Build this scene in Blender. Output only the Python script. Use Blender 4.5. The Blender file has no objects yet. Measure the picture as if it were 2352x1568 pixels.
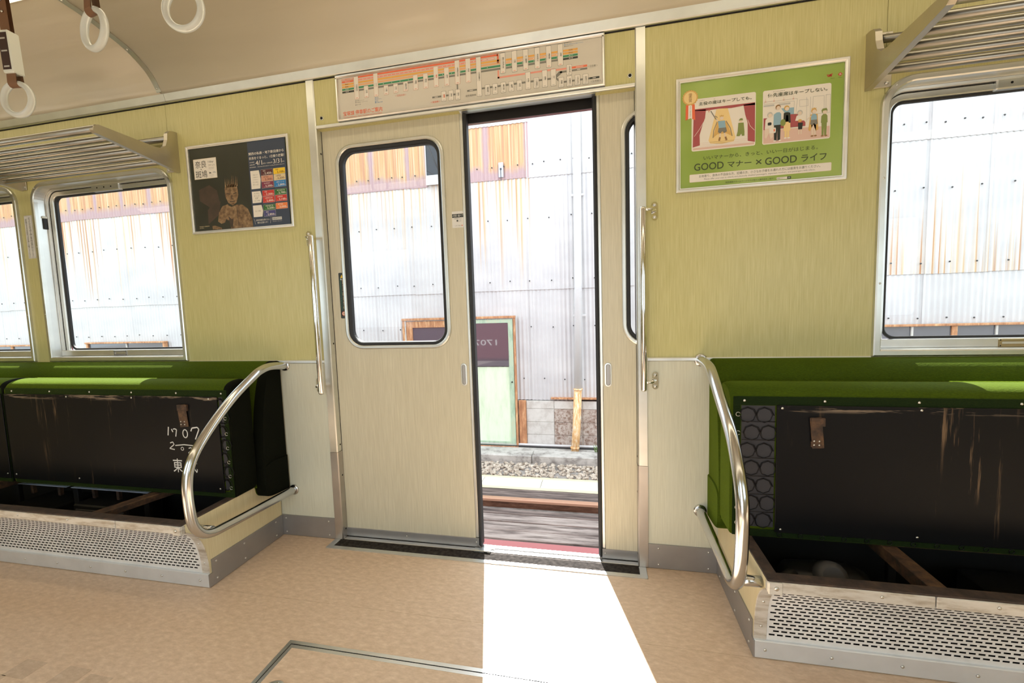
import bpy, math, random
from mathutils import Vector, Matrix, geometry

S = bpy.context.scene
COL = S.collection
random.seed(7)

# ------------------------------------------------------------------ camera, light, exposure
cam = bpy.data.cameras.new('camera')
cam.sensor_fit = 'HORIZONTAL'; cam.sensor_width = 36.0; cam.lens = 14.7216
cam.clip_start = 0.02; cam.clip_end = 200
camo = bpy.data.objects.new('camera', cam); COL.objects.link(camo)
camo.location = (0.52161, -1.67792, 1.05726)
camo.rotation_euler = (1.49017554, 0.03167913, 0.20385053)
S.camera = camo

SKY_STRENGTH = 3.2
SUN_STRENGTH = 22.0
LAMP_STRENGTH = 3.1
wd = bpy.data.worlds.new('sky'); S.world = wd; wd.use_nodes = True
bg = wd.node_tree.nodes['Background']
bg.inputs[0].default_value = (0.82, 0.925, 1.0, 1); bg.inputs[1].default_value = SKY_STRENGTH
sun = bpy.data.lights.new('sun', 'SUN'); sun.energy = SUN_STRENGTH; sun.angle = math.radians(0.6)
sun.color = (1.0, 0.98, 0.94)
suno = bpy.data.objects.new('sun', sun); COL.objects.link(suno)
EL, AZ = math.radians(44), math.radians(-15.3)
sd = Vector((math.sin(AZ) * math.cos(EL), math.cos(AZ) * math.cos(EL), math.sin(EL)))
suno.rotation_euler = sd.to_track_quat('Z', 'Y').to_euler(); suno.location = sd * 30
S.view_settings.view_transform = 'Standard'; S.view_settings.look = 'None'
S.view_settings.gamma = 1.0; S.view_settings.use_curve_mapping = False
S.view_settings.exposure = 0.0

# ------------------------------------------------------------------ materials
MATS = {}
def nmat(name):
    m = bpy.data.materials.new(name); m.use_nodes = True
    nt = m.node_tree; b = nt.nodes['Principled BSDF']
    MATS[name] = m
    return m, nt, b
def setp(b, **k):
    for n, v in k.items():
        s = b.inputs[n.replace('_', ' ')]
        s.default_value = (*v, 1) if isinstance(v, tuple) and len(v) == 3 else v
def plain(name, col, rough=0.5, metal=0.0, **k):
    m, nt, b = nmat(name); setp(b, Base_Color=col, Roughness=rough, Metallic=metal, **k); return m
def pos_noise(nt, scale, nscale=1.0, detail=3.0, rough=0.55, rot=None, src='pos'):
    if src == 'pos':
        g = nt.nodes.new('ShaderNodeNewGeometry'); out = g.outputs['Position']
    else:
        g = nt.nodes.new('ShaderNodeTexCoord'); out = g.outputs[src]
    mp = nt.nodes.new('ShaderNodeMapping'); mp.inputs['Scale'].default_value = scale
    if rot: mp.inputs['Rotation'].default_value = rot
    nt.links.new(out, mp.inputs['Vector'])
    n = nt.nodes.new('ShaderNodeTexNoise'); n.inputs['Scale'].default_value = nscale
    n.inputs['Detail'].default_value = detail; n.inputs['Roughness'].default_value = rough
    nt.links.new(mp.outputs['Vector'], n.inputs['Vector'])
    return n.outputs['Fac']
def ramp(nt, fac, stops):
    r = nt.nodes.new('ShaderNodeValToRGB'); e = r.color_ramp.elements
    while len(e) < len(stops): e.new(0.5)
    for q, (p, c) in zip(e, stops):
        q.position = p; q.color = (*c, 1) if len(c) == 3 else c
    nt.links.new(fac, r.inputs['Fac']); return r.outputs['Color']
def mixc(nt, fac, a, b, mode='MIX'):
    n = nt.nodes.new('ShaderNodeMix'); n.data_type = 'RGBA'; n.blend_type = mode
    for sock, v in ((0, fac), (6, a), (7, b)):
        if hasattr(v, 'node'): nt.links.new(v, n.inputs[sock])
        else: n.inputs[sock].default_value = (*v, 1) if isinstance(v, tuple) else v
    return n.outputs[2]
def mth(nt, op, a, b=None, c=None, clamp=False):
    n = nt.nodes.new('ShaderNodeMath'); n.operation = op; n.use_clamp = clamp
    for i, v in enumerate((a, b, c)):
        if v is None: continue
        if hasattr(v, 'node'): nt.links.new(v, n.inputs[i])
        else: n.inputs[i].default_value = v
    return n.outputs[0]
def bump(nt, b, h, strength=0.2, dist=0.002):
    n = nt.nodes.new('ShaderNodeBump'); n.inputs['Strength'].default_value = strength
    n.inputs['Distance'].default_value = dist
    nt.links.new(h, n.inputs['Height']); nt.links.new(n.outputs[0], b.inputs['Normal'])

def decor(name, lo, hi, rough=0.33):
    m, nt, b = nmat(name)
    f = pos_noise(nt, (260, 260, 9), 1.0, 4)
    c = ramp(nt, f, [(0.30, lo), (0.70, hi)])
    f2 = pos_noise(nt, (16, 16, 1.1), 1.0, 2)
    c = mixc(nt, mth(nt, 'MULTIPLY', f2, 0.35), c, tuple(x * 0.86 for x in lo))
    nt.links.new(c, b.inputs['Base Color']); setp(b, Roughness=rough)
    bump(nt, b, f, 0.06, 0.001)
    return m
decor('wall_decor', (0.50, 0.455, 0.185), (0.64, 0.590, 0.285))
decor('door_decor', (0.545, 0.50, 0.365), (0.67, 0.622, 0.475))
decor('lower_decor', (0.60, 0.59, 0.47), (0.71, 0.70, 0.57))
decor('panel_cream', (0.66, 0.56, 0.33), (0.76, 0.68, 0.45))
def ceiling_mat():
    m, nt, b = nmat('ceiling_laminate')
    f = pos_noise(nt, (1.2, 5, 5), 1.0, 2)
    nt.links.new(ramp(nt, f, [(0.3, (0.62, 0.555, 0.44)), (0.7, (0.69, 0.62, 0.50))]), b.inputs['Base Color'])
    g = pos_noise(nt, (2.0, 14, 14), 1.0, 2)
    bump(nt, b, g, 0.25, 0.02)
    setp(b, Roughness=0.26)
ceiling_mat()
def brushed(name, col, rough, sc=(3, 220, 220), amt=0.12):
    m, nt, b = nmat(name)
    f = pos_noise(nt, sc, 1.0, 2)
    nt.links.new(mth(nt, 'MULTIPLY_ADD', f, amt, rough - amt / 2), b.inputs['Roughness'])
    f2 = pos_noise(nt, (9, 9, 9), 1.0, 3)
    c = ramp(nt, f2, [(0.3, tuple(x * 0.88 for x in col)), (0.7, col)])
    nt.links.new(c, b.inputs['Base Color']); setp(b, Metallic=1.0)
brushed('aluminium', (0.80, 0.82, 0.81), 0.38)
brushed('kick_aluminium', (0.78, 0.81, 0.84), 0.40)
MATS['kick_aluminium'].node_tree.nodes['Principled BSDF'].inputs['Metallic'].default_value = 0.45
brushed('anodised', (0.76, 0.77, 0.74), 0.34, (220, 220, 3))
brushed('bright_aluminium', (0.88, 0.88, 0.87), 0.34)
brushed('steel', (0.40, 0.39, 0.385), 0.42)
MATS['steel'].node_tree.nodes['Principled BSDF'].inputs['Metallic'].default_value = 0.7
brushed('stainless', (0.55, 0.52, 0.49), 0.40, (220, 220, 3))
brushed('rack_steel', (0.40, 0.385, 0.345), 0.30)
plain('chrome', (0.80, 0.80, 0.78), 0.10, 1.0)
brushed('tube_steel', (0.66, 0.67, 0.68), 0.17, (30, 30, 30), 0.06)
plain('screw', (0.70, 0.69, 0.66), 0.28, 1.0)
plain('rubber', (0.014, 0.014, 0.015), 0.55)
plain('dark_gap', (0.012, 0.010, 0.009), 0.8)
plain('dark_hole', (0.006, 0.006, 0.006), 0.9)
plain('brass', (0.50, 0.40, 0.24), 0.35, 1.0)
plain('lamp_housing', (0.75, 0.73, 0.70), 0.4)
plain('strap_leather', (0.20, 0.095, 0.045), 0.55)
plain('holder_plastic', (0.74, 0.76, 0.70), 0.35)
plain('label_brown', (0.035, 0.012, 0.012), 0.4)
def tread():
    m, nt, b = nmat('tread_rubber')
    f = pos_noise(nt, (60, 60, 60), 1.0, 5)
    nt.links.new(ramp(nt, f, [(0.35, (0.022, 0.018, 0.016)), (0.75, (0.075, 0.063, 0.056))]), b.inputs['Base Color'])
    bump(nt, b, f, 0.5, 0.002); setp(b, Roughness=0.8); b.inputs['Specular IOR Level'].default_value = 0.15
tread()
def rings():
    m, nt, b = nmat('ring_plastic')
    setp(b, Base_Color=(0.86, 0.88, 0.84), Roughness=0.22, IOR=1.45)
    b.inputs['Transmission Weight'].default_value = 0.35
    b.inputs['Subsurface Weight'].default_value = 0.3
    b.inputs['Subsurface Radius'].default_value = (0.01, 0.01, 0.01)
rings()
def floor_mat(name, k=1.0):
    m, nt, b = nmat(name)
    f = pos_noise(nt, (34, 74, 40), 1.0, 6, 0.68, (0, 0, 0.5))
    c = ramp(nt, f, [(0.30, (0.56 * k, 0.40 * k, 0.27 * k)), (0.55, (0.70 * k, 0.52 * k, 0.37 * k)), (0.75, (0.83 * k, 0.655 * k, 0.50 * k))])
    f2 = pos_noise(nt, (2.2, 3.5, 2), 1.0, 3)
    c = mixc(nt, mth(nt, 'MULTIPLY', f2, 0.3), c, (0.56 * k, 0.395 * k, 0.255 * k))
    nt.links.new(c, b.inputs['Base Color'])
    h = pos_noise(nt, (260, 260, 260), 1.0, 2)
    bump(nt, b, h, 0.12, 0.001)
    setp(b, Roughness=0.42)
floor_mat('linoleum'); floor_mat('floor_patch', 0.84)
def velvet(name, col):
    m, nt, b = nmat(name)
    f = pos_noise(nt, (130, 300, 300), 1.0, 3)
    g = pos_noise(nt, (7, 9, 9), 1.0, 3)
    c = ramp(nt, f, [(0.3, tuple(x * 0.7 for x in col)), (0.75, tuple(x * 1.25 for x in col))])
    c = mixc(nt, mth(nt, 'MULTIPLY', g, 0.7), c, tuple(x * 0.55 for x in col))
    nt.links.new(c, b.inputs['Base Color']); setp(b, Roughness=0.85)
    b.inputs['Sheen Weight'].default_value = 0.18; b.inputs['Sheen Tint'].default_value = (0.50, 0.70, 0.04, 1)
    b.inputs['Specular IOR Level'].default_value = 0.1
    bump(nt, b, f, 0.35, 0.003)
velvet('green_moquette', (0.056, 0.090, 0.004))
velvet('dark_end_cloth', (0.0045, 0.0055, 0.0022)); MATS['dark_end_cloth'].node_tree.nodes['Principled BSDF'].inputs['Sheen Weight'].default_value = 0.0  # near-black cloth for the left bench's ends
velvet('hem_cloth', (0.010, 0.022, 0.006))
def board():
    m, nt, b = nmat('black_board')
    s1 = pos_noise(nt, (42, 42, 2.2), 1.0, 5, 0.7)
    s2 = pos_noise(nt, (3.0, 3.0, 2.6), 1.0, 2)
    s = mth(nt, 'MULTIPLY', ramp_f(nt, s1, 0.595, 0.69), ramp_f(nt, s2, 0.48, 0.62))
    c = mixc(nt, s, (0.006, 0.006, 0.007), (0.22, 0.14, 0.08))
    sc = pos_noise(nt, (5, 5, 60), 1.0, 4, 0.7)
    g = nt.nodes.new('ShaderNodeNewGeometry'); sx = nt.nodes.new('ShaderNodeSeparateXYZ'); nt.links.new(g.outputs['Position'], sx.inputs[0])
    top = mth(nt, 'MULTIPLY', ramp_f(nt, sc, 0.53, 0.60), ramp_f(nt, mth(nt, 'MULTIPLY_ADD', sx.outputs[2], 20.0, -14.0), 0.15, 0.35))
    c = mixc(nt, mth(nt, 'MULTIPLY', top, 0.7), c, (0.32, 0.24, 0.17))
    nt.links.new(c, b.inputs['Base Color'])
    w = pos_noise(nt, (1.5, 1.5, 1.2), 1.0, 2)
    bump(nt, b, w, 0.25, 0.03)
    setp(b, Roughness=0.42); b.inputs['Specular IOR Level'].default_value = 0.18
def ramp_f(nt, fac, a, b_):
    n = nt.nodes.new('ShaderNodeMapRange'); n.clamp = True
    n.inputs['From Min'].default_value = a; n.inputs['From Max'].default_value = b_
    nt.links.new(fac, n.inputs['Value']); return n.outputs['Result']
board()
def rusty(name, a, b_, c_, sc=(30, 30, 30), rough=0.7, metal=0.0):
    m, nt, b = nmat(name)
    f = pos_noise(nt, sc, 1.0, 5, 0.65)
    nt.links.new(ramp(nt, f, [(0.34, a), (0.52, b_), (0.70, c_)]), b.inputs['Base Color'])
    bump(nt, b, f, 0.3, 0.002); setp(b, Roughness=rough, Metallic=metal)
rusty('frame_brown', (0.030, 0.020, 0.016), (0.055, 0.035, 0.027), (0.09, 0.055, 0.036))
rusty('frame_rust', (0.03, 0.018, 0.012), (0.075, 0.038, 0.020), (0.15, 0.080, 0.035))
rusty('worn_aluminium', (0.46, 0.40, 0.32), (0.70, 0.68, 0.63), (0.78, 0.765, 0.73), (9, 14, 40), 0.42, 0.4)
rusty('grille_metal', (0.70, 0.70, 0.69), (0.80, 0.80, 0.79), (0.84, 0.84, 0.83), (9, 9, 9), 0.45, 0.1)
plain('machine_black', (0.016, 0.015, 0.015), 0.45)
plain('machine_grey', (0.06, 0.058, 0.06), 0.5)
plain('spring_wire', (0.012, 0.011, 0.012), 0.35, 0.6)
plain('bar_grey', (0.50, 0.54, 0.62), 0.4)
plain('chalk', (0.70, 0.69, 0.66), 0.9)
# print colours
for n, c in dict(p_white=(0.72, 0.70, 0.66), p_cream=(0.78, 0.72, 0.64), p_black=(0.02, 0.025, 0.02), p_red=(0.55, 0.035, 0.03), p_orange=(0.80, 0.22, 0.06),
                 p_redorange=(0.78, 0.15, 0.06), p_amber=(0.80, 0.40, 0.08), p_peach=(0.80, 0.42, 0.20), p_pink=(0.80, 0.32, 0.24), p_green=(0.035, 0.25, 0.11),
                 p_grey=(0.20, 0.19, 0.16), p_maroon=(0.38, 0.08, 0.085), p_dgreen=(0.025, 0.14, 0.03), p_yellow=(0.85, 0.56, 0.02), p_blue=(0.02, 0.20, 0.50),
                 p_navy=(0.035, 0.05, 0.085), p_brown=(0.09, 0.02, 0.025), p_salmon=(0.62, 0.30, 0.20), p_violet=(0.06, 0.06, 0.20), p_lcream=(0.72, 0.58, 0.34),
                 p_wine=(0.22, 0.03, 0.07), p_sky=(0.26, 0.42, 0.52), p_olive=(0.22, 0.27, 0.07), p_gold=(0.66, 0.40, 0.12), p_skin=(0.74, 0.60, 0.48), p_spot=(0.82, 0.60, 0.27),
                 p_rose=(0.70, 0.48, 0.40), p_hair=(0.30, 0.16, 0.06), p_blond=(0.62, 0.38, 0.10), p_lgrey=(0.50, 0.49, 0.46), p_text=(0.045, 0.06, 0.02)).items():
    plain(n, c, 0.38)
def grad_print(name, stops, sc, rough=0.35):
    m, nt, b = nmat(name)
    f = pos_noise(nt, sc, 1.0, 2)
    nt.links.new(ramp(nt, f, stops), b.inputs['Base Color']); setp(b, Roughness=rough)
grad_print('p_poster_green', [(0.3, (0.25, 0.36, 0.055)), (0.7, (0.37, 0.48, 0.13))], (4, 4, 4))
grad_print('p_poster_dark', [(0.3, (0.018, 0.018, 0.010)), (0.6, (0.030, 0.032, 0.018)), (0.8, (0.06, 0.04, 0.03))], (5, 5, 4))
grad_print('p_stone', [(0.3, (0.10, 0.055, 0.025)), (0.55, (0.24, 0.145, 0.07)), (0.8, (0.36, 0.25, 0.14))], (60, 60, 60))
grad_print('p_haze', [(0.3, (0.045, 0.03, 0.02)), (0.7, (0.075, 0.045, 0.03))], (20, 20, 20))
grad_print('p_map_ground', [(0.3, (0.60, 0.55, 0.47)), (0.7, (0.66, 0.61, 0.53))], (1.5, 1.5, 8))
# outside
def sheet_mat(name, mode):
    m, nt, b = nmat(name)
    g = nt.nodes.new('ShaderNodeNewGeometry'); sx = nt.nodes.new('ShaderNodeSeparateXYZ'); nt.links.new(g.outputs['Position'], sx.inputs[0])
    z = sx.outputs[2]
    blot = pos_noise(nt, (1.3, 1.3, 2.2), 1.0, 3)
    base = ramp(nt, blot, [(0.3, (0.56, 0.555, 0.56)), (0.65, (0.66, 0.655, 0.65))])
    if mode == 'clean':
        s = pos_noise(nt, (15.7, 15.7, 0.25), 1.0, 3, 0.7)
        base = mixc(nt, mth(nt, 'MULTIPLY', ramp_f(nt, s, 0.55, 0.75), 0.35), base, (0.42, 0.38, 0.37))
    elif mode in ('top', 'low'):
        s1 = pos_noise(nt, (15.7, 0.01, 0.12), 1.0, 2, 0.6)     # roughly one streak per corrugation
        s2 = pos_noise(nt, (34, 0.01, 0.3), 1.0, 2, 0.6)
        if mode == 'top': a = mth(nt, 'DIVIDE', mth(nt, 'SUBTRACT', z, 1.31), 1.62)
        else: a = mth(nt, 'DIVIDE', mth(nt, 'SUBTRACT', 2.75, z), 1.43)
        ln = mth(nt, 'MULTIPLY_ADD', s1, 5.0, -2.15)
        k = mth(nt, 'ADD', mth(nt, 'SUBTRACT', a, 1.0), ln)
        soft = ramp_f(nt, k, -0.05, 0.55)
        ph = mth(nt, 'COSINE', mth(nt, 'MULTIPLY', sx.outputs[0], 2 * math.pi / 0.0634))      # rust gathers in the valleys
        thin = mth(nt, 'MULTIPLY', mth(nt, 'MULTIPLY', soft, ramp_f(nt, s2, 0.42, 0.54)), ramp_f(nt, ph, 0.2, 0.9))
        base = mixc(nt, mth(nt, 'MULTIPLY', soft, mth(nt, 'MULTIPLY_ADD', ramp_f(nt, ph, -0.6, 0.8), 0.5, 0.18)), base, (0.66, 0.42, 0.13))
        base = mixc(nt, mth(nt, 'MULTIPLY', thin, 0.85), base, (0.40, 0.14, 0.05))
    elif mode == 'orange':
        tc = nt.nodes.new('ShaderNodeTexCoord'); s3 = nt.nodes.new('ShaderNodeSeparateXYZ'); nt.links.new(tc.outputs['Generated'], s3.inputs[0])
        n = pos_noise(nt, (5, 5, 3), 1.0, 4, 0.65)
        st = pos_noise(nt, (40, 40, 0.7), 1.0, 2)
        base = ramp(nt, st, [(0.36, (0.50, 0.26, 0.15)), (0.5, (0.56, 0.35, 0.17)), (0.68, (0.62, 0.48, 0.31))])
        ed = mth(nt, 'ABSOLUTE', mth(nt, 'SUBTRACT', s3.outputs[0], 0.5))
        e1 = ramp_f(nt, mth(nt, 'ADD', ed, mth(nt, 'MULTIPLY', n, 0.12)), 0.43, 0.49)
        e2 = ramp_f(nt, mth(nt, 'SUBTRACT', mth(nt, 'MULTIPLY', n, 0.28), s3.outputs[2]), -0.10, 0.03)
        base = mixc(nt, mth(nt, 'MULTIPLY', mth(nt, 'MAXIMUM', e1, e2), 0.85), base, (0.42, 0.30, 0.335))
    elif mode == 'pinkish':
        s = pos_noise(nt, (12, 12, 1.0), 1.0, 3, 0.7)
        base = mixc(nt, mth(nt, 'MULTIPLY', ramp_f(nt, s, 0.45, 0.7), 0.4), base, (0.40, 0.30, 0.28))
    nt.links.new(base, b.inputs['Base Color']); setp(b, Roughness=0.6)
for md in ('clean', 'top', 'low', 'orange', 'pinkish'): sheet_mat('sheet_' + md, md)
rusty('rust_wood', (0.34, 0.15, 0.07), (0.52, 0.25, 0.12), (0.72, 0.48, 0.26), (30, 30, 6))
rusty('pale_green_paint', (0.58, 0.70, 0.50), (0.70, 0.82, 0.62), (0.74, 0.84, 0.67), (8, 8, 2), 0.5)
rusty('green_edge_paint', (0.32, 0.45, 0.31), (0.45, 0.58, 0.43), (0.52, 0.54, 0.36), (12, 12, 4), 0.55)
rusty('white_pipe', (0.60, 0.60, 0.60), (0.64, 0.64, 0.64), (0.66, 0.66, 0.66), (6, 6, 2), 0.45)
rusty('peeling_pipe', (0.55, 0.24, 0.08), (0.78, 0.52, 0.25), (0.85, 0.80, 0.70), (38, 38, 8), 0.6)
rusty('concrete', (0.22, 0.20, 0.18), (0.46, 0.44, 0.40), (0.55, 0.53, 0.49), (7, 7, 9), 0.85)
rusty('block_pale', (0.50, 0.47, 0.43), (0.60, 0.58, 0.54), (0.64, 0.62, 0.58), (9, 9, 9), 0.85)
rusty('block_stained', (0.20, 0.12, 0.085), (0.44, 0.37, 0.32), (0.55, 0.51, 0.46), (26, 26, 26), 0.85)
rusty('path_concrete', (0.68, 0.66, 0.56), (0.76, 0.74, 0.64), (0.80, 0.78, 0.70), (3, 3, 3), 0.8)
plain('path_yellow', (0.78, 0.74, 0.42), 0.7)
rusty('plank_dark', (0.035, 0.025, 0.022), (0.15, 0.115, 0.10), (0.29, 0.235, 0.205), (2.2, 26, 26), 0.9)
rusty('plank_pale', (0.09, 0.068, 0.06), (0.31, 0.26, 0.23), (0.46, 0.40, 0.36), (2.2, 24, 24), 0.9)
rusty('rail_rust', (0.09, 0.042, 0.024), (0.16, 0.078, 0.045), (0.24, 0.13, 0.08), (8, 30, 30), 0.5, 0.3)
rusty('ballast_stone', (0.24, 0.19, 0.14), (0.48, 0.41, 0.33), (0.66, 0.60, 0.50), (16, 16, 16), 0.9)
rusty('ground_soil', (0.16, 0.14, 0.12), (0.27, 0.245, 0.22), (0.36, 0.33, 0.30), (5, 5, 5), 0.95)
plain('cable_black', (0.02, 0.02, 0.02), 0.5)
plain('weed_green', (0.16, 0.26, 0.06), 0.7)
plain('maroon_paint', (0.155, 0.030, 0.032), 0.16)
plain('white_letter', (0.85, 0.85, 0.85), 0.3)
plain('red_step', (0.105, 0.032, 0.036), 0.85, Specular_IOR_Level=0.15)
plain('rail_worn', (0.50, 0.29, 0.19), 0.4, 0.2)
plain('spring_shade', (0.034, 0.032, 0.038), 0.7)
brushed('bracket_steel', (0.62, 0.58, 0.50), 0.42)
def pane(name, col, spec=1.0):
    m, nt, b = nmat(name); setp(b, Base_Color=col, Roughness=0.03); b.inputs['Specular IOR Level'].default_value = spec
pane('reflection_tint_pane', (0.115, 0.090, 0.105)); pane('blue_pane', (0.085, 0.092, 0.115)); pane('black_pane', (0.03, 0.034, 0.042), 0.5)  # right leaf's pane: the train's maroon reflection is partly put into its base colour
def glass():
    m = bpy.data.materials.new('window_glass'); m.use_nodes = True; MATS['window_glass'] = m
    nt = m.node_tree; nt.nodes.clear()
    o = nt.nodes.new('ShaderNodeOutputMaterial'); mx = nt.nodes.new('ShaderNodeMixShader')
    t = nt.nodes.new('ShaderNodeBsdfTransparent'); t.inputs[0].default_value = (0.965, 0.975, 0.97, 1)
    g = nt.nodes.new('ShaderNodeBsdfGlossy'); g.inputs['Roughness'].default_value = 0.02
    gm = nt.nodes.new('ShaderNodeNewGeometry'); dt = nt.nodes.new('ShaderNodeVectorMath'); dt.operation = 'DOT_PRODUCT'
    nt.links.new(gm.outputs['Incoming'], dt.inputs[0]); nt.links.new(gm.outputs['Normal'], dt.inputs[1])
    k = mth(nt, 'SUBTRACT', 1.0, mth(nt, 'ABSOLUTE', dt.outputs['Value']), clamp=True)
    f = mth(nt, 'MULTIPLY_ADD', mth(nt, 'POWER', k, 5.0), 0.5, 0.02)       # Schlick reflection, the same on both faces of the pane
    nt.links.new(f, mx.inputs[0]); nt.links.new(t.outputs[0], mx.inputs[1]); nt.links.new(g.outputs[0], mx.inputs[2])
    nt.links.new(mx.outputs[0], o.inputs[0])
glass()
def lamp_mat():
    m, nt, b = nmat('lamp_diffuser')
    setp(b, Base_Color=(0.9, 0.88, 0.84), Roughness=0.4)
    b.inputs['Emission Color'].default_value = (1.0, 0.865, 0.60, 1); b.inputs['Emission Strength'].default_value = LAMP_STRENGTH
lamp_mat()

# ------------------------------------------------------------------ mesh builder
APART = {'screw', 'stud', 'rivet', 'leg', 'wall_flange', 'fixing_plate', 'side_hem', 'hanger', 'clamp', 'sill_end', 'collar', 'support', 'dark_floor_patch', 'hole'}
class MB:
    def __init__(self, mat=None):
        self.v = []; self.f = []; self.m = []; self.s = []; self.mats = []; self.cur = 0; self.isl = []
        if mat: self.use(mat)
    def use(self, name):
        if name not in self.mats: self.mats.append(name)
        self.cur = self.mats.index(name); return self
    def face(self, idx, smooth=False):
        self.f.append(tuple(idx)); self.m.append(self.cur); self.s.append(smooth)
    def cap(self, pts):
        """flat end cap, also for outlines that are not convex"""
        P = [Vector(p) for p in pts]; b = len(self.v); self.v += [tuple(p) for p in P]
        for t in geometry.tessellate_polygon([[Vector((p.y, p.z, 0)) for p in P]]): self.face([b + i for i in t])
    def poly(self, pts, smooth=False):
        n = len(self.v); self.v += [tuple(p) for p in pts]; self.face(range(n, n + len(pts)), smooth)
    def box(self, x0, x1, y0, y1, z0, z1, c=0.0):
        self.isl.append((len(self.v), len(self.f))); h = ((x1 - x0) / 2, (y1 - y0) / 2, (z1 - z0) / 2); o = ((x0 + x1) / 2, (y0 + y1) / 2, (z0 + z1) / 2)
        return self.obox(o, ((1, 0, 0), (0, 1, 0), (0, 0, 1)), h, c)
    def obox(self, o, ax, h, c=0.0):
        o = Vector(o); A = [Vector(a) for a in ax]; h = [abs(q) for q in h]
        c = min(c, min(h) * 0.95)
        def P(q): return o + A[0] * q[0] + A[1] * q[1] + A[2] * q[2]
        def add(qs):
            ps = [P(q) for q in qs]; ct = sum(ps, Vector()) / len(ps)
            nr = geometry.normal(ps)
            if nr.dot(ct - o) < 0: ps.reverse()
            self.poly(ps)
        sg = (-1, 1)
        if c <= 0:
            for a in range(3):
                b, d = (a + 1) % 3, (a + 2) % 3
                for s in sg:
                    qs = []
                    for sb, s2 in ((-1, -1), (1, -1), (1, 1), (-1, 1)):
                        q = [0, 0, 0]; q[a] = s * h[a]; q[b] = sb * h[b]; q[d] = s2 * h[d]; qs.append(q)
                    add(qs)
            return self
        def vt(a, sx):
            q = [sx[i] * (h[i] - c) for i in range(3)]; q[a] = sx[a] * h[a]; return q
        for a in range(3):
            b, d = (a + 1) % 3, (a + 2) % 3
            for s in sg:
                qs = []
                for sb, s2 in ((-1, -1), (1, -1), (1, 1), (-1, 1)):
                    sx = [0, 0, 0]; sx[a] = s; sx[b] = sb; sx[d] = s2; qs.append(vt(a, sx))
                add(qs)
            for sb in sg:
                for s2 in sg:   # edge between faces b and d, along a
                    s1 = [0, 0, 0]; s1[a] = -1; s1[b] = sb; s1[d] = s2
                    s3 = list(s1); s3[a] = 1
                    add([vt(b, s1), vt(b, s3), vt(d, s3), vt(d, s1)])
        for sx in [(i, j, k) for i in sg for j in sg for k in sg]:
            add([vt(0, sx), vt(1, sx), vt(2, sx)])
        return self
    def tube(self, pts, r, n=12, closed=False, caps=True, flat=1.0):
        self.isl.append((len(self.v), len(self.f))); P = [Vector(p) for p in pts]; N = len(P); rr = r if isinstance(r, (list, tuple)) else [r] * N
        T = []
        for i in range(N):
            a = P[(i - 1) % N] if (closed or i > 0) else P[i]; b = P[(i + 1) % N] if (closed or i < N - 1) else P[i]
            T.append((b - a).normalized())
        up = Vector((0, 0, 1)) if abs(T[0].z) < 0.9 else Vector((1, 0, 0))
        u = T[0].cross(up).normalized(); base = len(self.v); prev = T[0]
        for i in range(N):
            q = prev.rotation_difference(T[i]); u = (q @ u).normalized(); u = (u - T[i] * u.dot(T[i])).normalized(); prev = T[i]
            w = T[i].cross(u)
            for k in range(n):
                t = 2 * math.pi * k / n
                self.v.append(tuple(P[i] + u * math.cos(t) * rr[i] + w * math.sin(t) * rr[i] * flat))
        for i in range(N if closed else N - 1):
            a, b = base + i * n, base + ((i + 1) % N) * n
            for k in range(n):
                k2 = (k + 1) % n; self.face((a + k, a + k2, b + k2, b + k), True)
        if caps and not closed:
            self.face([base + k for k in range(n)][::-1]); self.face([base + (N - 1) * n + k for k in range(n)])
        return self
    def lathe(self, prof, c, axis, n=12, smooth=True):
        self.isl.append((len(self.v), len(self.f))); ax = Vector(axis).normalized(); up = Vector((0, 0, 1)) if abs(ax.z) < 0.9 else Vector((1, 0, 0))
        u = ax.cross(up).normalized(); w = ax.cross(u); c = Vector(c); base = len(self.v)
        for r, h in prof:
            for k in range(n):
                t = 2 * math.pi * k / n
                self.v.append(tuple(c + ax * h + (u * math.cos(t) + w * math.sin(t)) * max(r, 1e-5)))
        for i in range(len(prof) - 1):
            a, b = base + i * n, base + (i + 1) * n
            for k in range(n):
                k2 = (k + 1) % n; self.face((a + k, a + k2, b + k2, b + k), smooth)
        self.face([base + k for k in range(n)][::-1]); self.face([base + (len(prof) - 1) * n + k for k in range(n)])
        return self
    def bolt(self, c, axis, r=0.006, h=0.004, n=8):
        return self.lathe([(r, 0), (r * 0.92, h * 0.5), (r * 0.55, h * 0.9), (r * 0.2, h)], c, axis, n)
    def strip(self, loops, close_u=True, smooth=False):
        n = len(loops[0]); base = len(self.v)
        for L in loops: self.v += [tuple(p) for p in L]
        for i in range(len(loops) - 1):
            a, b = base + i * n, base + (i + 1) * n
            for k in range(n if close_u else n - 1):
                k2 = (k + 1) % n; self.face((a + k, a + k2, b + k2, b + k), smooth)
        return self
    def plate(self, outer, holes, to, d0, d1):
        """outer and holes: 2-D loops; to(a, b, d) -> 3-D; slab between depths d0 and d1"""
        loops = [[Vector((a, b, 0)) for a, b in L] for L in [outer] + holes]
        tri = geometry.tessellate_polygon(loops)
        flatp = [p for L in loops for p in L]; base = len(self.v); n = len(flatp)
        for d in (d0, d1): self.v += [tuple(to(p.x, p.y, d)) for p in flatp]
        for t in tri:
            self.face([base + i for i in t]); self.face([base + n + i for i in t][::-1])
        o = 0
        for L in loops:
            k = len(L)
            for i in range(k):
                j = (i + 1) % k; self.face((base + o + i, base + o + j, base + n + o + j, base + n + o + i))
            o += k
        return self
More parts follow.
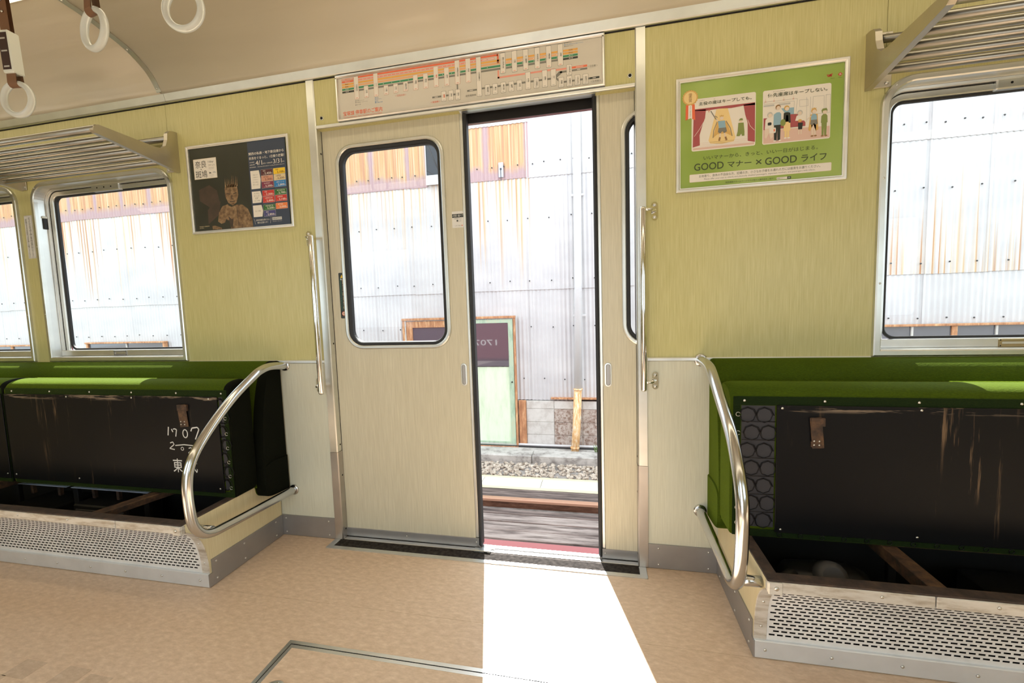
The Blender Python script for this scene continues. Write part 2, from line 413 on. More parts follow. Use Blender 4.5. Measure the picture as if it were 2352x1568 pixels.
    def build(self, name, parent=None, origin=None, label=None, cat=None, group=None, kind=None):
        if name in APART and len(self.isl) > 1 and kind is None:       # one object for each piece
            ends = self.isl[1:] + [(len(self.v), len(self.f))]
            for (v0, f0), (v1, f1) in zip(self.isl, ends):
                q = MB(); q.mats = self.mats; q.v = self.v[v0:v1]; q.m = self.m[f0:f1]; q.s = self.s[f0:f1]
                q.f = [tuple(i - v0 for i in f) for f in self.f[f0:f1]]; o = q.build(name, parent)
            return o
        me = bpy.data.meshes.new(name)
        off = Vector((0, 0, 0)); p = parent
        while p is not None: off += p.location; p = p.parent
        if origin is not None: off += Vector(origin)
        me.from_pydata([tuple(Vector(v) - off) for v in self.v], [], self.f)
        for mn in self.mats: me.materials.append(MATS[mn])
        me.polygons.foreach_set('material_index', self.m); me.polygons.foreach_set('use_smooth', self.s)
        me.update()
        o = bpy.data.objects.new(name, me); COL.objects.link(o)
        if parent: o.parent = parent
        if origin is not None: o.location = origin
        tag(o, label, cat, group, kind); return o
def tag(o, label=None, cat=None, group=None, kind=None):
    if label: o['label'] = label
    if cat: o['category'] = cat
    if group: o['group'] = group
    if kind: o['kind'] = kind
    return o
def empty(name, loc, label=None, cat=None, group=None, kind=None):
    o = bpy.data.objects.new(name, None); o.empty_display_size = 0.05; COL.objects.link(o); o.location = loc
    return tag(o, label, cat, group, kind)
def copy_tree(o, parent=None):
    c = o.copy(); COL.objects.link(c); c.parent = parent
    for ch in list(o.children): copy_tree(ch, c)
    return c
def XZ(y_sign=1): return lambda a, b, d: (a, d, b)
WALL = XZ()
def rrect(x0, x1, z0, z1, r, n=6):
    """closed loop, counter-clockwise seen from -Y; r is one radius or (bl, br, tr, tl)"""
    if not isinstance(r, tuple): r = (r,) * 4
    out = []
    for (cx, cz, sx, sz, rr, a0) in ((x0, z0, 1, 1, r[0], math.pi), (x1, z0, -1, 1, r[1], 1.5 * math.pi), (x1, z1, -1, -1, r[2], 0), (x0, z1, 1, -1, r[3], 0.5 * math.pi)):
        rr = max(rr, 1e-4); ox, oz = cx + sx * rr, cz + sz * rr
        for k in range(n + 1):
            t = a0 + k / n * math.pi / 2; out.append((ox + rr * math.cos(t), oz + rr * math.sin(t)))
    return out
def ring(mb, x0, x1, z0, z1, r, prof, n=6):
    """frame made of nested rounded rectangles; prof: (inset, y)"""
    loops = []
    for ins, y in prof:
        rr = tuple(max(q - ins, 0.002) for q in (r if isinstance(r, tuple) else (r,) * 4))
        loops.append([(a, y, b) for a, b in rrect(x0 + ins, x1 - ins, z0 + ins, z1 - ins, rr, n)])
    return mb.strip(loops)
def arc_pts(c, r, a0, a1, n):
    return [(c[0] + r * math.cos(a0 + (a1 - a0) * k / n), c[1] + r * math.sin(a0 + (a1 - a0) * k / n)) for k in range(n + 1)]
def smooth_path(pts, sub=6):
    P = [Vector(p) for p in pts]; out = []
    for i in range(len(P) - 1):
        p0 = P[max(i - 1, 0)]; p1 = P[i]; p2 = P[i + 1]; p3 = P[min(i + 2, len(P) - 1)]
        for k in range(sub):
            t = k / sub
            out.append(0.5 * ((2 * p1) + (p2 - p0) * t + (2 * p0 - 5 * p1 + 4 * p2 - p3) * t * t + (3 * p1 - p0 - 3 * p2 + p3) * t ** 3))
    out.append(P[-1]); return out

# flat print helpers: drawn as thin flat pieces at depth y on a sheet that faces -Y
class Art(MB):
    def __init__(self, y, step=0.00025):
        super().__init__(); self.y = y; self.step = step
    def P(self, mat, pts, layer=1):
        self.use(mat); y = self.y - self.step * layer
        tri = geometry.tessellate_polygon([[Vector((a, b, 0)) for a, b in pts]])
        base = len(self.v); self.v += [(a, y, b) for a, b in pts]
        for t in tri:
            a, b, c = [Vector((pts[i][0], pts[i][1], 0)) for i in t]
            t = list(t)
            if (b - a).cross(c - a).z < 0: t.reverse()
            self.face([base + i for i in t])
    def R(self, mat, x0, x1, z0, z1, layer=1, r=0.0):
        if r: self.P(mat, rrect(x0, x1, z0, z1, r, 4), layer)
        else: self.P(mat, [(x0, z0), (x1, z0), (x1, z1), (x0, z1)], layer)
    def E(self, mat, cx, cz, rx, rz, layer=1, n=16):
        self.P(mat, [(cx + rx * math.cos(2 * math.pi * k / n), cz + rz * math.sin(2 * math.pi * k / n)) for k in range(n)], layer)
    def L(self, mat, pts, w, layer=1):
        for (a, b), (c, d) in zip(pts, pts[1:]):
            l = math.hypot(c - a, d - b) or 1; ox, oz = -(d - b) / l * w / 2, (c - a) / l * w / 2
            self.P(mat, [(a + ox, b + oz), (a - ox, b - oz), (c - ox, d - oz), (c + ox, d + oz)], layer)
    def box_outline(self, line, fill, x0, x1, z0, z1, w, layer=1, r=0.002):
        self.R(line, x0, x1, z0, z1, layer, r); self.R(fill, x0 + w, x1 - w, z0 + w, z1 - w, layer + 1, r)
    def T(self, body, mat, x0, x1, z0, z1, layer=3, vertical=False, bold=0.0, shear=0.0, flipx=False, fit='both', res=2):
        self.use(mat)
        if vertical: body = '\n'.join(body)
        key = (body, bold, shear, res)
        if key not in TXT:
            cu = bpy.data.curves.new('lettering', 'FONT'); cu.body = body; cu.resolution_u = res; cu.offset = bold; cu.shear = shear
            cu.align_x = 'CENTER' if '\n' in body else 'LEFT'; cu.space_line = 0.85
            ob = bpy.data.objects.new('lettering', cu)
            me = bpy.data.meshes.new_from_object(ob)
            TXT[key] = ([(v.co.x, v.co.y) for v in me.vertices], [tuple(p.vertices) for p in me.polygons])
            bpy.data.objects.remove(ob); bpy.data.curves.remove(cu); bpy.data.meshes.remove(me)
        vs, fs = TXT[key]
        if not vs: return
        ax, bx = min(v[0] for v in vs), max(v[0] for v in vs); az, bz = min(v[1] for v in vs), max(v[1] for v in vs)
        sx = (x1 - x0) / max(bx - ax, 1e-6); sz = (z1 - z0) / max(bz - az, 1e-6)
        if fit == 'h':
            sx = sz; x0 = (x0 + x1) / 2 - (bx - ax) * sx / 2
        y = self.y - self.step * layer; base = len(self.v)
        for a, b in vs:
            X = x0 + (a - ax) * sx
            if flipx: X = x0 + x1 - X
            self.v.append((X, y, z0 + (b - az) * sz))
        for f in fs: self.face([base + i for i in f])
TXT = {}

# ================================================================== the setting
XL, XR, YF = -4.6, 3.9, -2.50           # car interior: ends and the side behind the camera
W_OPEN = [(-3.347, -2.447), (-2.347, -1.450), (1.449, 2.346), (2.446, 3.343)]
WZ0, WZ1 = 0.847, 1.776

def wall_panels(root, y0, y1, sgn):
    """decor panels of one car side; every panel is an object of its own"""
    holes = lambda ws: [rrect(a + .008, b - .008, WZ0 + .006, WZ1 - .008, (.004, .004, .09, .09), 6) for a, b in ws]
    T = WALL
    for nm, x0, x1, z0, z1, hs, mt in (
            ('wall_panel', XL, -3.4005, .003, 2.06, [], 'wall_decor'),
            ('wall_panel', -3.3995, -1.4545, .840, 2.06, holes(W_OPEN[:2]), 'wall_decor'),
            ('wall_panel', -1.4530, -.695, .838, 2.06, [], 'wall_decor'),
            ('wall_panel', -3.3995, -.695, .003, .836, [], 'lower_decor'),
            ('header_panel', -.664, .664, 1.866, 2.06, [], 'wall_decor'),
            ('wall_panel', .695, 1.4610, .838, 2.06, [], 'wall_decor'),
            ('wall_panel', 1.4625, 3.4995, .840, 2.06, holes(W_OPEN[2:]), 'wall_decor'),
            ('wall_panel', .695, 3.4995, .003, .836, [], 'lower_decor'),
            ('wall_panel', 3.5005, XR, .003, 2.06, [], 'wall_decor')):
        mb = MB(mt); outer = [(x0, z0), (x1, z0), (x1, z1), (x0, z1)]
        if x0 == 1.4625: outer = [(1.4625, z0), (x1, z0), (x1, z1), (x0, z1)]; hs = [rrect(1.4632, W_OPEN[2][1] - .008, WZ0 + .006, WZ1 - .008, (.001, .004, .09, .075), 6), hs[1]]
        if x0 == -3.3995 and z0 > .5: hs = [hs[0], rrect(W_OPEN[1][0] + .008, -1.4552, WZ0 + .006, WZ1 - .008, (.004, .001, .085, .09), 6)]
        mb.plate(outer, hs, T, y0, y1); mb.build(nm, root)

wall_back = empty('wall_back', (0, 0, 0), kind='structure')
wall_panels(wall_back, 0.0, 0.018, 1)
wall_front = empty('wall_front', (0, YF, 0), kind='structure')
wall_panels(wall_front, YF, YF - 0.018, -1)
mbg = MB('window_glass')
for a, b in W_OPEN: mbg.box(a, b, YF - .052, YF - .048, WZ0, WZ1 + .01)
mbg.build('pane', wall_front)
mb = MB('aluminium')
for a, b in W_OPEN: ring(mb, a, b, WZ0, WZ1, (.004, .004, .1, .1), [(0, YF - .001), (.003, YF + .012), (.022, YF + .012), (.025, YF + .008), (.027, YF - .10)])
mb.build('window_frame', wall_front)

# small things fixed to the wall
mb = MB('p_white')
st = [(-2.4145, 1.6165), (-2.361, 1.612), (-2.367, 1.395), (-2.4185, 1.396)]
mb.plate([(-2.4185, 1.395), (-2.3635, 1.395), (-2.3635, 1.616), (-2.4185, 1.616)], [], WALL, -.0012, 0)
notice = mb.build('notice_sticker', wall_back, label='narrow cream notice with two columns of small print')
a = Art(-.0014); a.box_outline('p_grey', 'p_white', -2.4165, -2.3655, 1.397, 1.614, .001, 0, .003)
a.T('ふたつのとびらを手で押すと開く非常の時は係員に知らせてください', 'p_grey', -2.390, -2.374, 1.402, 1.608, 3, True)
a.T('窓を開けるときは左右のつまみを押して動かしてください', 'p_grey', -2.411, -2.398, 1.402, 1.600, 3, True)
a.build('lettering', notice)

# strips and seams
def strip_bar(name, x0, x1, y0, y1, z0, z1, mat, c=.002, parent=None, kind='structure'):
    return MB(mat).box(x0, x1, y0, y1, z0, z1, c).build(name, parent, kind=None if parent else kind)
rail_l = empty('trim_1', (-1.45, 0, .837), kind='structure')
MB('aluminium').box(-1.449, -.699, -.008, .002, .8325, .8475, .003).build('moulding', rail_l)
rail_r = empty('trim_2', (.70, 0, .837), kind='structure')
MB('aluminium').box(.699, 1.4485, -.008, .002, .8345, .8495, .003).build('moulding', rail_r)

# cornice: a tilted aluminium strip between wall and ceiling, in two lengths
for k, (x0, x1) in enumerate(((XL, -1.4305), (-1.4295, XR))):
    r = empty('trim_%d' % (3 + k), ((x0 + x1) / 2, 0, 2.075), kind='structure')
    MB('aluminium').strip([[(x0, y, z), (x1, y, z)] for y, z in ((.004, 2.0560), (-.012, 2.0575), (-.015, 2.0610), (-.024, 2.092), (-.022, 2.0955), (.004, 2.0965))], False).build('cornice_strip', r)
    MB('dark_gap').box(x0, x1, -.003, .003, 2.0535, 2.0565).build('shadow_gap', r)
# front side cornice
r = empty('trim_5', (0, YF, 2.075), kind='structure')
MB('aluminium').box(XL, XR, YF, YF + .012, 2.058, 2.095, .003).build('cornice_strip', r)

# ceiling: curved laminate sheets and battens
CP = [(.006, 2.085), (-.030, 2.092), (-.040, 2.110), (-.060, 2.143), (-.089, 2.174), (-.148, 2.212), (-.219, 2.236), (-.302, 2.256), (-.376, 2.266), (-.55, 2.285), (-.80, 2.305), (-1.25, 2.318)]
cv = smooth_path([(0, a, b) for a, b in CP], 4)
cv = [(p.y, p.z) for p in cv]; cv += [(2 * YF / 2 - y if False else (YF - y), z) for y, z in cv[::-1][1:]]
ceiling = empty('ceiling', (0, -1.25, 2.3), kind='structure')
for x0, x1 in ((XL, -1.441), (-1.440, 1.452), (1.453, XR)):
    mb = MB('ceiling_laminate')
    mb.strip([[(x0, y, z), (x0, y, z + .012), (x1, y, z + .012), (x1, y, z)] for y, z in cv], True)
    for i in range(len(mb.s)):
        mb.s[i] = (i % 4 == 3)
    mb.build('ceiling_sheet', ceiling)
for xb in (-1.440, 1.4525):
    mb = MB('anodised'); half = [q for q in cv if q[0] > -2.46 and q[0] < -.034]
    half = [(q[0], q[1]) for q in half]
    mb.strip([[(xb - .013, y, z - .0005), (xb - .0125, y, z - .004), (xb + .0125, y, z - .004), (xb + .013, y, z - .0005)] for y, z in half], False)
    bt = mb.build('ceiling_batten', ceiling)
    ms = MB('screw')
    for y, z in ((-.0425, 2.103), (-.155, 2.209), (-.375, 2.2615)): ms.bolt((xb, y, z), (0, -.8, -.6), .004, .002)
    ms.build('screw', bt)
# ceiling lamps: long diffuser strips, one over each row of seats
for k, (yc, lab) in enumerate(((-.490, 'long white ceiling lamp strip above the bench seats by the windows'), (-2.025, 'long white ceiling lamp strip above the side behind the viewer'))):
    t = empty('ceiling_light', (-.35, yc, 2.27), lab, 'lamp')
    MB('lamp_housing').box(-4.4, 3.7, yc - .085, yc + .085, 2.262, 2.300, .004).build('housing', t)
    mb = MB('lamp_diffuser'); pr = [(.066, 2.262), (.062, 2.246), (.045, 2.238), (-.045, 2.238), (-.062, 2.246), (-.066, 2.262)]
    mb.strip([[(-4.39, yc + y, z), (3.69, yc + y, z)] for y, z in pr], False)
    mb.build('diffuser', t)

# end walls of the car
for nm, x in (('wall_left', XL), ('wall_right', XR)):
    MB('wall_decor').box(min(x, x - .03 if x < 0 else x + .03), max(x, x - .03 if x < 0 else x + .03), YF, .15, -.02, 2.34).build(nm, kind='structure')

# floor: two lengths of sheet with a welded seam, on a dark slab
floor = empty('floor', (0, -1.25, 0), kind='structure')
MB('linoleum').plate([(XL, -.3994), (XR, -.3994), (XR, -.002), (.6925, -.002), (.6925, -.0788), (-.7065, -.0788), (-.7065, -.002), (XL, -.002)], [], lambda a, b, d: (a, b, d), -.012, 0).build('floor_sheet', floor)
MB('linoleum').box(XL, XR, YF, -.4002, -.012, 0).build('floor_sheet', floor)
MB('dark_gap').box(XL, XR, YF, .02, -.03, -.0125).build('floor_board', floor)
mb = MB('floor_patch')  # flat rectangles a little darker than the floor sheet
for x0, y0 in ((-1.262, -.842), (-1.09, -.838), (-.99, -.85), (-1.18, -.93), (-1.05, -.94), (-1.33, -.90)):
    mb.box(x0, x0 + .085, y0, y0 + .06, 0, .0006)
mb.build('dark_floor_patch', floor)

# baseboards
def baseboard(name, x0, x1, xs):
    r = empty(name, ((x0 + x1) / 2, 0, .05), kind='structure')
    MB('steel').box(x0, x1, -.005, .001, .001, .101, .0015).build('kick_strip', r)
    ms = MB('screw')
    for x in xs:
        for z in (.018, .085): ms.bolt((x, -.005, z), (0, -1, 0), .0042, .003)
    ms.build('screw', r)
baseboard('baseboard_left', -.988, -.7005, (-.965, -.735)); baseboard('baseboard_right', .7005, .9585, (.74, .925))

# door posts: aluminium angle above, stainless below
def post(name, s):
    r = empty(name, (s * .68, 0, 1.0), kind='structure')
    X = lambda a: s * a
    def part(nm, mat, z0, z1, e):
        loops = []
        for x, y in ((.700 + e, .0), (.700 + e, -.006 - e), (.668 - e, -.006 - e), (.664 - e, -.002 - e), (.664 - e, .034)):
            loops.append([(X(x), y, z0), (X(x), y, z1)])
        p = MB(mat).strip(loops, False).build(nm, r)
        m2 = MB('dark_hole')
        for z in ((z0 + .04, z0 + .30) if z0 < .1 else (z0 + .03, z0 + .5, z1 - .3)): m2.bolt((X(.664 - e), .018, z), (-s, 0, 0), .0045, .001)
        m2.build('screw', p)
        return p
    part('post_upper', 'anodised', .420, 2.056, 0.0); part('post_lower', 'stainless', .004, .419, .0012)
    MB('dark_gap').box(min(X(.6625), X(.668)), max(X(.6625), X(.668)), .029, .06, .02, 1.853).build('seal_gap', r)
post('trim_6', -1); post('trim_7', 1)

# header strip, soffit and two plugs
hd = empty('trim_8', (0, 0, 1.86), kind='structure')
MB('aluminium').box(-.664, .664, -.007, .004, 1.8535, 1.8665, .002).build('header_strip', hd)
MB('wall_decor').box(-.664, .664, .004, .034, 1.8540, 1.864).build('soffit', hd)
MB('bright_aluminium').box(-.02, .52, .006, .036, 1.8528, 1.8545).build('soffit_plate', hd)
for x, z in ((-.636, 1.896), (.646, 1.895)):
    p = MB('anodised').lathe([(.0085, 0), (.0085, .002), (.006, .0026)], (x, 0, z), (0, -1, 0), 14).build('screw_cup', hd)
    MB('dark_hole').lathe([(.0056, 0), (.0056, .001)], (x, -.0024, z), (0, -1, 0), 12).build('hole', p)

# sill of the doorway
sl = empty('door_sill', (0, 0, 0), kind='structure')
mb = MB('aluminium'); mb.plate(rrect(-.706, .692, -.0785, -.0585, .004), [], lambda a, b, d: (a, b, d), -.002, .0035); mb.build('sill_lip', sl)
mb = MB('aluminium')
for x0, x1 in ((-.706, -.678), (.664, .692)): mb.box(x0, x1, -.0605, -.006, -.002, .0034, .001)
mb.build('sill_end', sl)
mb = MB('tread_rubber'); mb.box(-.678, .664, -.0588, .0000, -.012, .0012)
for k in range(5): mb.box(-.676, .662, -.054 + k * .0095, -.0495 + k * .0095, .001, .0026, .001)
mb.build('sill_tread', sl)
mb = MB('bright_aluminium'); mb.box(-.664, .664, .0005, .0225, -.010, .0030, .001); mb.build('sill_rail', sl)
mb = MB('dark_gap'); mb.box(-.664, .664, .0228, .0325, -.03, -.006); mb.build('door_groove', sl)
mb = MB('bright_aluminium'); mb.box(-.664, .664, .0328, .0560, -.025, .0015, .001); mb.build('outer_step', sl)
mb = MB('red_step'); mb.box(-.664, .664, .0564, .108, -.03, -.001, .003); mb.build('step_edge', sl)
mb = MB('aluminium'); mb.box(-.028, .046, -.012, .0115, .003, .0125, .002); mb.box(-.0, .06, .014, .027, .003, .008, .002)
gd = mb.build('door_guide', sl); MB('dark_hole').box(.018, .034, -.0125, -.0115, .005, .008).build('slot', gd)

# sliding door leaves
def leaf(name, s, xe, xw0, xw1, xfar, hx0, hx1):
    """s = +1: meeting edge on the right (left leaf); xe is the outer face of the rubber"""
    r = empty(name, (xe - s * .3, .045, 0), kind='structure')
    xa, xb = xe - s * .0145, xe - s * .0290       # rubber | aluminium edge | panel
    lo, hi = min(xfar, xb), max(xfar, xb)
    mb = MB('door_decor'); mb.plate([(lo, .044), (hi, .044), (hi, 1.868), (lo, 1.868)], [rrect(xw0 + .006, xw1 - .006, .897, 1.781, .08)], WALL, .030, .062); mb.build('door_panel', r)
    mb = MB('anodised'); mb.box(min(xa, xb), max(xa, xb), .0275, .0645, .046, 1.868, .003); mb.build('edge_strip', r)
    mb = MB('rubber'); x0, x1 = min(xe, xa), max(xe, xa); mb.box(x0, x1, .0265, .0665, .006, 1.868, .005); mb.build('edge_rubber', r)
    mb = MB('steel'); mb.box(min(lo, xa), max(hi, xa), .0275, .064, .003, .0445, .0015); k = mb.build('kick_plate', r)
    ms = MB('screw')
    for x in ((xa - s * .012), (xe - s * .36), (xfar + s * .02)): ms.bolt((x, .0275, .026), (0, -1, 0), .0035, .002)
    ms.build('screw', k)
    mb = MB('anodised'); ring(mb, xw0, xw1, .891, 1.787, .085, [(0, .0305), (.002, .0225), (.006, .0205), (.014, .0205), (.0175, .024), (.018, .034)], 8); mb.build('window_frame', r)
    mb = MB('rubber'); ring(mb, xw0 + .017, xw1 - .017, .908, 1.770, .068, [(0, .028), (.003, .0265), (.013, .0285), (.016, .034), (.016, .052)], 8); mb.build('window_gasket', r)
    mb = MB('window_glass'); mb.plate(rrect(xw0 + .030, xw1 - .030, .921, 1.757, .055, 8), [], WALL, .044, .048); mb.build('pane', r)
    mb = MB('anodised'); ring(mb, hx0, hx1, .727, .826, (hx1 - hx0) / 2, [(0, .0302), (.0015, .0275), (.0065, .0272), (.0075, .029), (.0085, .040)], 8)
    h = mb.build('pull_handle', r)
    mb = MB('steel'); mb.plate(rrect(hx0 + .0083, hx1 - .0083, .7353, .8177, (hx1 - hx0) / 2 - .0085, 8), [], WALL, .0285, .0292); mb.build('handle_cup', h)
    return r
left_leaf = leaf('door_1', 1, .0010, -.603, -.099, -.69, -.0655, -.0370)
right_leaf = leaf('door_2', -1, .5065, .611, 1.115, 1.20, .5390, .5690)
# stickers on the left leaf
mb = MB('p_white'); mb.plate(rrect(-.076, -.0245, 1.398, 1.4655, .002), [], WALL, .0292, .0302); k = mb.build('door_number_sticker', left_leaf, label='small cream door number sticker')
a = Art(.029); a.R('p_black', -.0755, -.025, 1.440, 1.4545, 0); a.T('4号車 1番ドア', 'p_white', -.073, -.027, 1.4425, 1.452, 2)
a.T('側面非常用ドアコック', 'p_grey', -.066, -.034, 1.433, 1.438, 1); a.R('p_black', -.056, -.050, 1.423, 1.430, 1); a.box_outline('p_grey', 'p_white', -.049, -.037, 1.4235, 1.4295, .0005, 1, .0005)
a.T('このドアの右です', 'p_grey', -.064, -.034, 1.404, 1.409, 1); a.R('p_redorange', -.034, -.031, 1.404, 1.409, 1); a.build('lettering', k)
mb = MB('p_black'); mb.plate(rrect(-.6245, -.5935, 1.033, 1.2375, .004), [], WALL, .0292, .0302); k = mb.build('warning_sticker', left_leaf, label='tall black door warning sticker with yellow triangle')
a = Art(.029); a.P('p_yellow', [(-.6165, 1.2145), (-.6015, 1.2145), (-.609, 1.2290)], 0); a.R('p_black', -.6096, -.6084, 1.218, 1.2245, 1)
a.T('ひらくドアにごちゅうい', 'p_lcream', -.6085, -.5975, 1.075, 1.2095, 1, True, .03); a.T('手をはさまれないようにごちゅういください', 'p_green', -.6195, -.6130, 1.070, 1.2090, 1, True)
a.E('p_white', -.6135, 1.2085, .0035, .0035, 1, 10)
a.E('p_redorange', -.6085, 1.0545, .0095, .0095, 1); a.E('p_white', -.6085, 1.0545, .0072, .0072, 2); a.E('p_salmon', -.6085, 1.0545, .0045, .0050, 3); a.T('指づめ注意', 'p_grey', -.618, -.599, 1.037, 1.0415, 1); a.build('lettering', k)

# side windows
def window(name, x0, x1, latch_mat):
    w = empty(name, ((x0 + x1) / 2, 0, WZ0), kind='structure'); xc = (x0 + x1) / 2
    R = (.004, .004, .098, .098)
    mb = MB('anodised'); ring(mb, x0, x1, WZ0, WZ1, R, [(0, .001), (.002, -.009), (.006, -.012), (.020, -.012), (.024, -.009), (.026, .004), (.027, .030)], 8)
    fr = mb.build('outer_frame', w)
    ms = MB('screw')
    for x, z in ((x0 + .013, 1.10), (x1 - .013, 1.10), (x0 + .013, 1.45), (x1 - .013, 1.45), (x0 + .04, 1.745), (x1 - .04, 1.745)): ms.bolt((x, -.012, z), (0, -1, 0), .0035, .0018)
    ms.build('screw', fr)
    mb = MB('bright_aluminium'); ring(mb, x0 + .026, x1 - .026, WZ0 + .024, WZ1 - .026, (.003, .003, .072, .072), [(0, .014), (0, .032), (.009, .033), (.010, .036), (.010, .052)], 8); mb.build('guide_channel', w)
    mb = MB('dark_gap'); ring(mb, x0 + .034, x1 - .034, WZ0 + .030, WZ1 - .034, (.003, .003, .064, .064), [(0, .045), (.004, .0455), (.005, .070)], 8); mb.build('guide_seal', w)
    mb = MB('anodised'); ring(mb, x0 + .037, x1 - .037, WZ0 + .031, WZ1 - .037, (.003, .003, .060, .060), [(0, .060), (0, .048), (.003, .046), (.020, .046), (.023, .049), (.024, .056)], 8); sa = mb.build('sash_frame', w)
    mb = MB('rubber'); ring(mb, x0 + .059, x1 - .059, WZ0 + .053, WZ1 - .055, .045, [(0, .056), (.002, .0535), (.009, .0535), (.012, .056), (.012, .066)], 8); mb.build('gasket', sa)
    mb = MB('window_glass'); mb.plate(rrect(x0 + .069, x1 - .069, WZ0 + .060, WZ1 - .063, .035, 8), [], WALL, .060, .064); mb.build('pane', w)
    mb = MB('bright_aluminium'); mb.box(x0 + .028, x1 - .028, .030, .058, .872, .9035, .003); br = mb.build('bottom_rail', w)
    mb = MB('anodised'); mb.box(x0 + .024, x1 - .024, -.008, .034, WZ0 + .022, .8725, .002); mb.build('inner_sill', w)
    lx = xc - .018
    mb = MB(latch_mat); ring(mb, lx - .043, lx + .043, .8735, .9015, .003, [(0, .030), (.001, .0275), (.009, .0275), (.010, .0285), (.011, .036)], 3); lt = mb.build('finger_latch', w)
    MB('machine_grey').box(lx - .034, lx + .034, .0345, .036, .880, .895).build('latch_cup', lt)
    ms = MB('dark_hole')
    for dx in (-.038, .038):
        for dz in (.878, .897): ms.bolt((lx + dx, .0275, dz), (0, -1, 0), .0022, .001)
    ms.build('screw', lt)
    mb = MB('anodised'); mb.box(lx - .085, lx + .095, .034, .060, 1.712, 1.746, .004); tb = mb.build('top_stop', w)
    ms = MB('dark_hole')
    for dx in (-.045, 0, .045): ms.bolt((lx + dx, .034, 1.729), (0, -1, 0), .004, .001)
    ms.build('screw', tb)
    mb = MB('rubber'); mb.box(x0 + .0265, x0 + .034, .016, .032, 1.545, 1.600, .002); mb.use('holder_plastic'); mb.box(x0 + .0265, x0 + .035, .014, .033, 1.600, 1.612, .002); mb.build('side_stop', w)
    return w
window('window_1', *W_OPEN[0], 'steel'); window('window_2', *W_OPEN[1], 'steel'); window('window_3', *W_OPEN[2], 'brass'); window('window_4', *W_OPEN[3], 'brass')

# outer skin of the car side with its number
skin = empty('wall_outer', (0, .13, 1.0), kind='structure')
holes = [rrect(a + .014, b - .014, .868, 1.755, .05) for a, b in W_OPEN] + [rrect(-.664, .664, -.014, 1.8285, .003)]
MB('maroon_paint').plate([(XL, -.30), (XR, -.30), (XR, 2.35), (XL, 2.35)], holes, WALL, .0725, .090).build('car_side', skin)
mb = MB('dark_gap')
for x in (-.672, .672): mb.box(x - .006, x + .006, .067, .072, -.02, 1.83)
mb.box(-.67, .67, .0665, .072, 1.8285, 1.87); mb.build('door_pocket', skin)
a = Art(0.0, -.0003); a.T('1707', 'white_letter', -2.68, -2.065, .105, .250, 1, flipx=True)
a.v = [(x, .0912, z) for x, y, z in a.v]; a.build('car_number', skin)
MB('maroon_paint').plate([(XL, -.30), (XR, -.30), (XR, 2.35), (XL, 2.35)], [rrect(a_ + .03, b_ - .03, .88, 1.745, .05) for a_, b_ in W_OPEN] + [rrect(-.66, .66, -.01, 1.84, .01)], WALL, YF - .12, YF - .15).build('far_side', skin)
mb = MB('lamp_housing'); mb.strip([[(XL, .15 - k * (2.80 / 16), 2.35 + .28 * math.sin(math.pi * k / 16)), (XR, .15 - k * (2.80 / 16), 2.35 + .28 * math.sin(math.pi * k / 16))] for k in range(17)], False); mb.build('roof', kind='structure')
MB('machine_black').box(XL, XR, YF, .066, -.30, -.031).build('floor_underside', kind='structure')

# ================================================================== benches
YZ = lambda a, b, d: (d, a, b)
GP = smooth_path([(0, -.391, .055), (0, -.3945, .110), (0, -.402, .160), (0, -.417, .205), (0, -.440, .240), (0, -.470, .266)], 12)
GP = [(p.y, p.z) for p in GP]
def arc_len(P):
    L = [0.0]
    for a, b in zip(P, P[1:]): L.append(L[-1] + math.hypot(b[0] - a[0], b[1] - a[1]))
    return L
GL = arc_len(GP)
def on_profile(t, off=0.0):
    t = min(max(t, 0), GL[-1] - 1e-6); i = 0
    while GL[i + 1] < t: i += 1
    k = (t - GL[i]) / (GL[i + 1] - GL[i]); (a, b), (c, d) = GP[i], GP[i + 1]
    l = math.hypot(c - a, d - b); ny, nz = -(d - b) / l, (c - a) / l
    return (a + (c - a) * k + ny * off, b + (d - b) * k + nz * off)

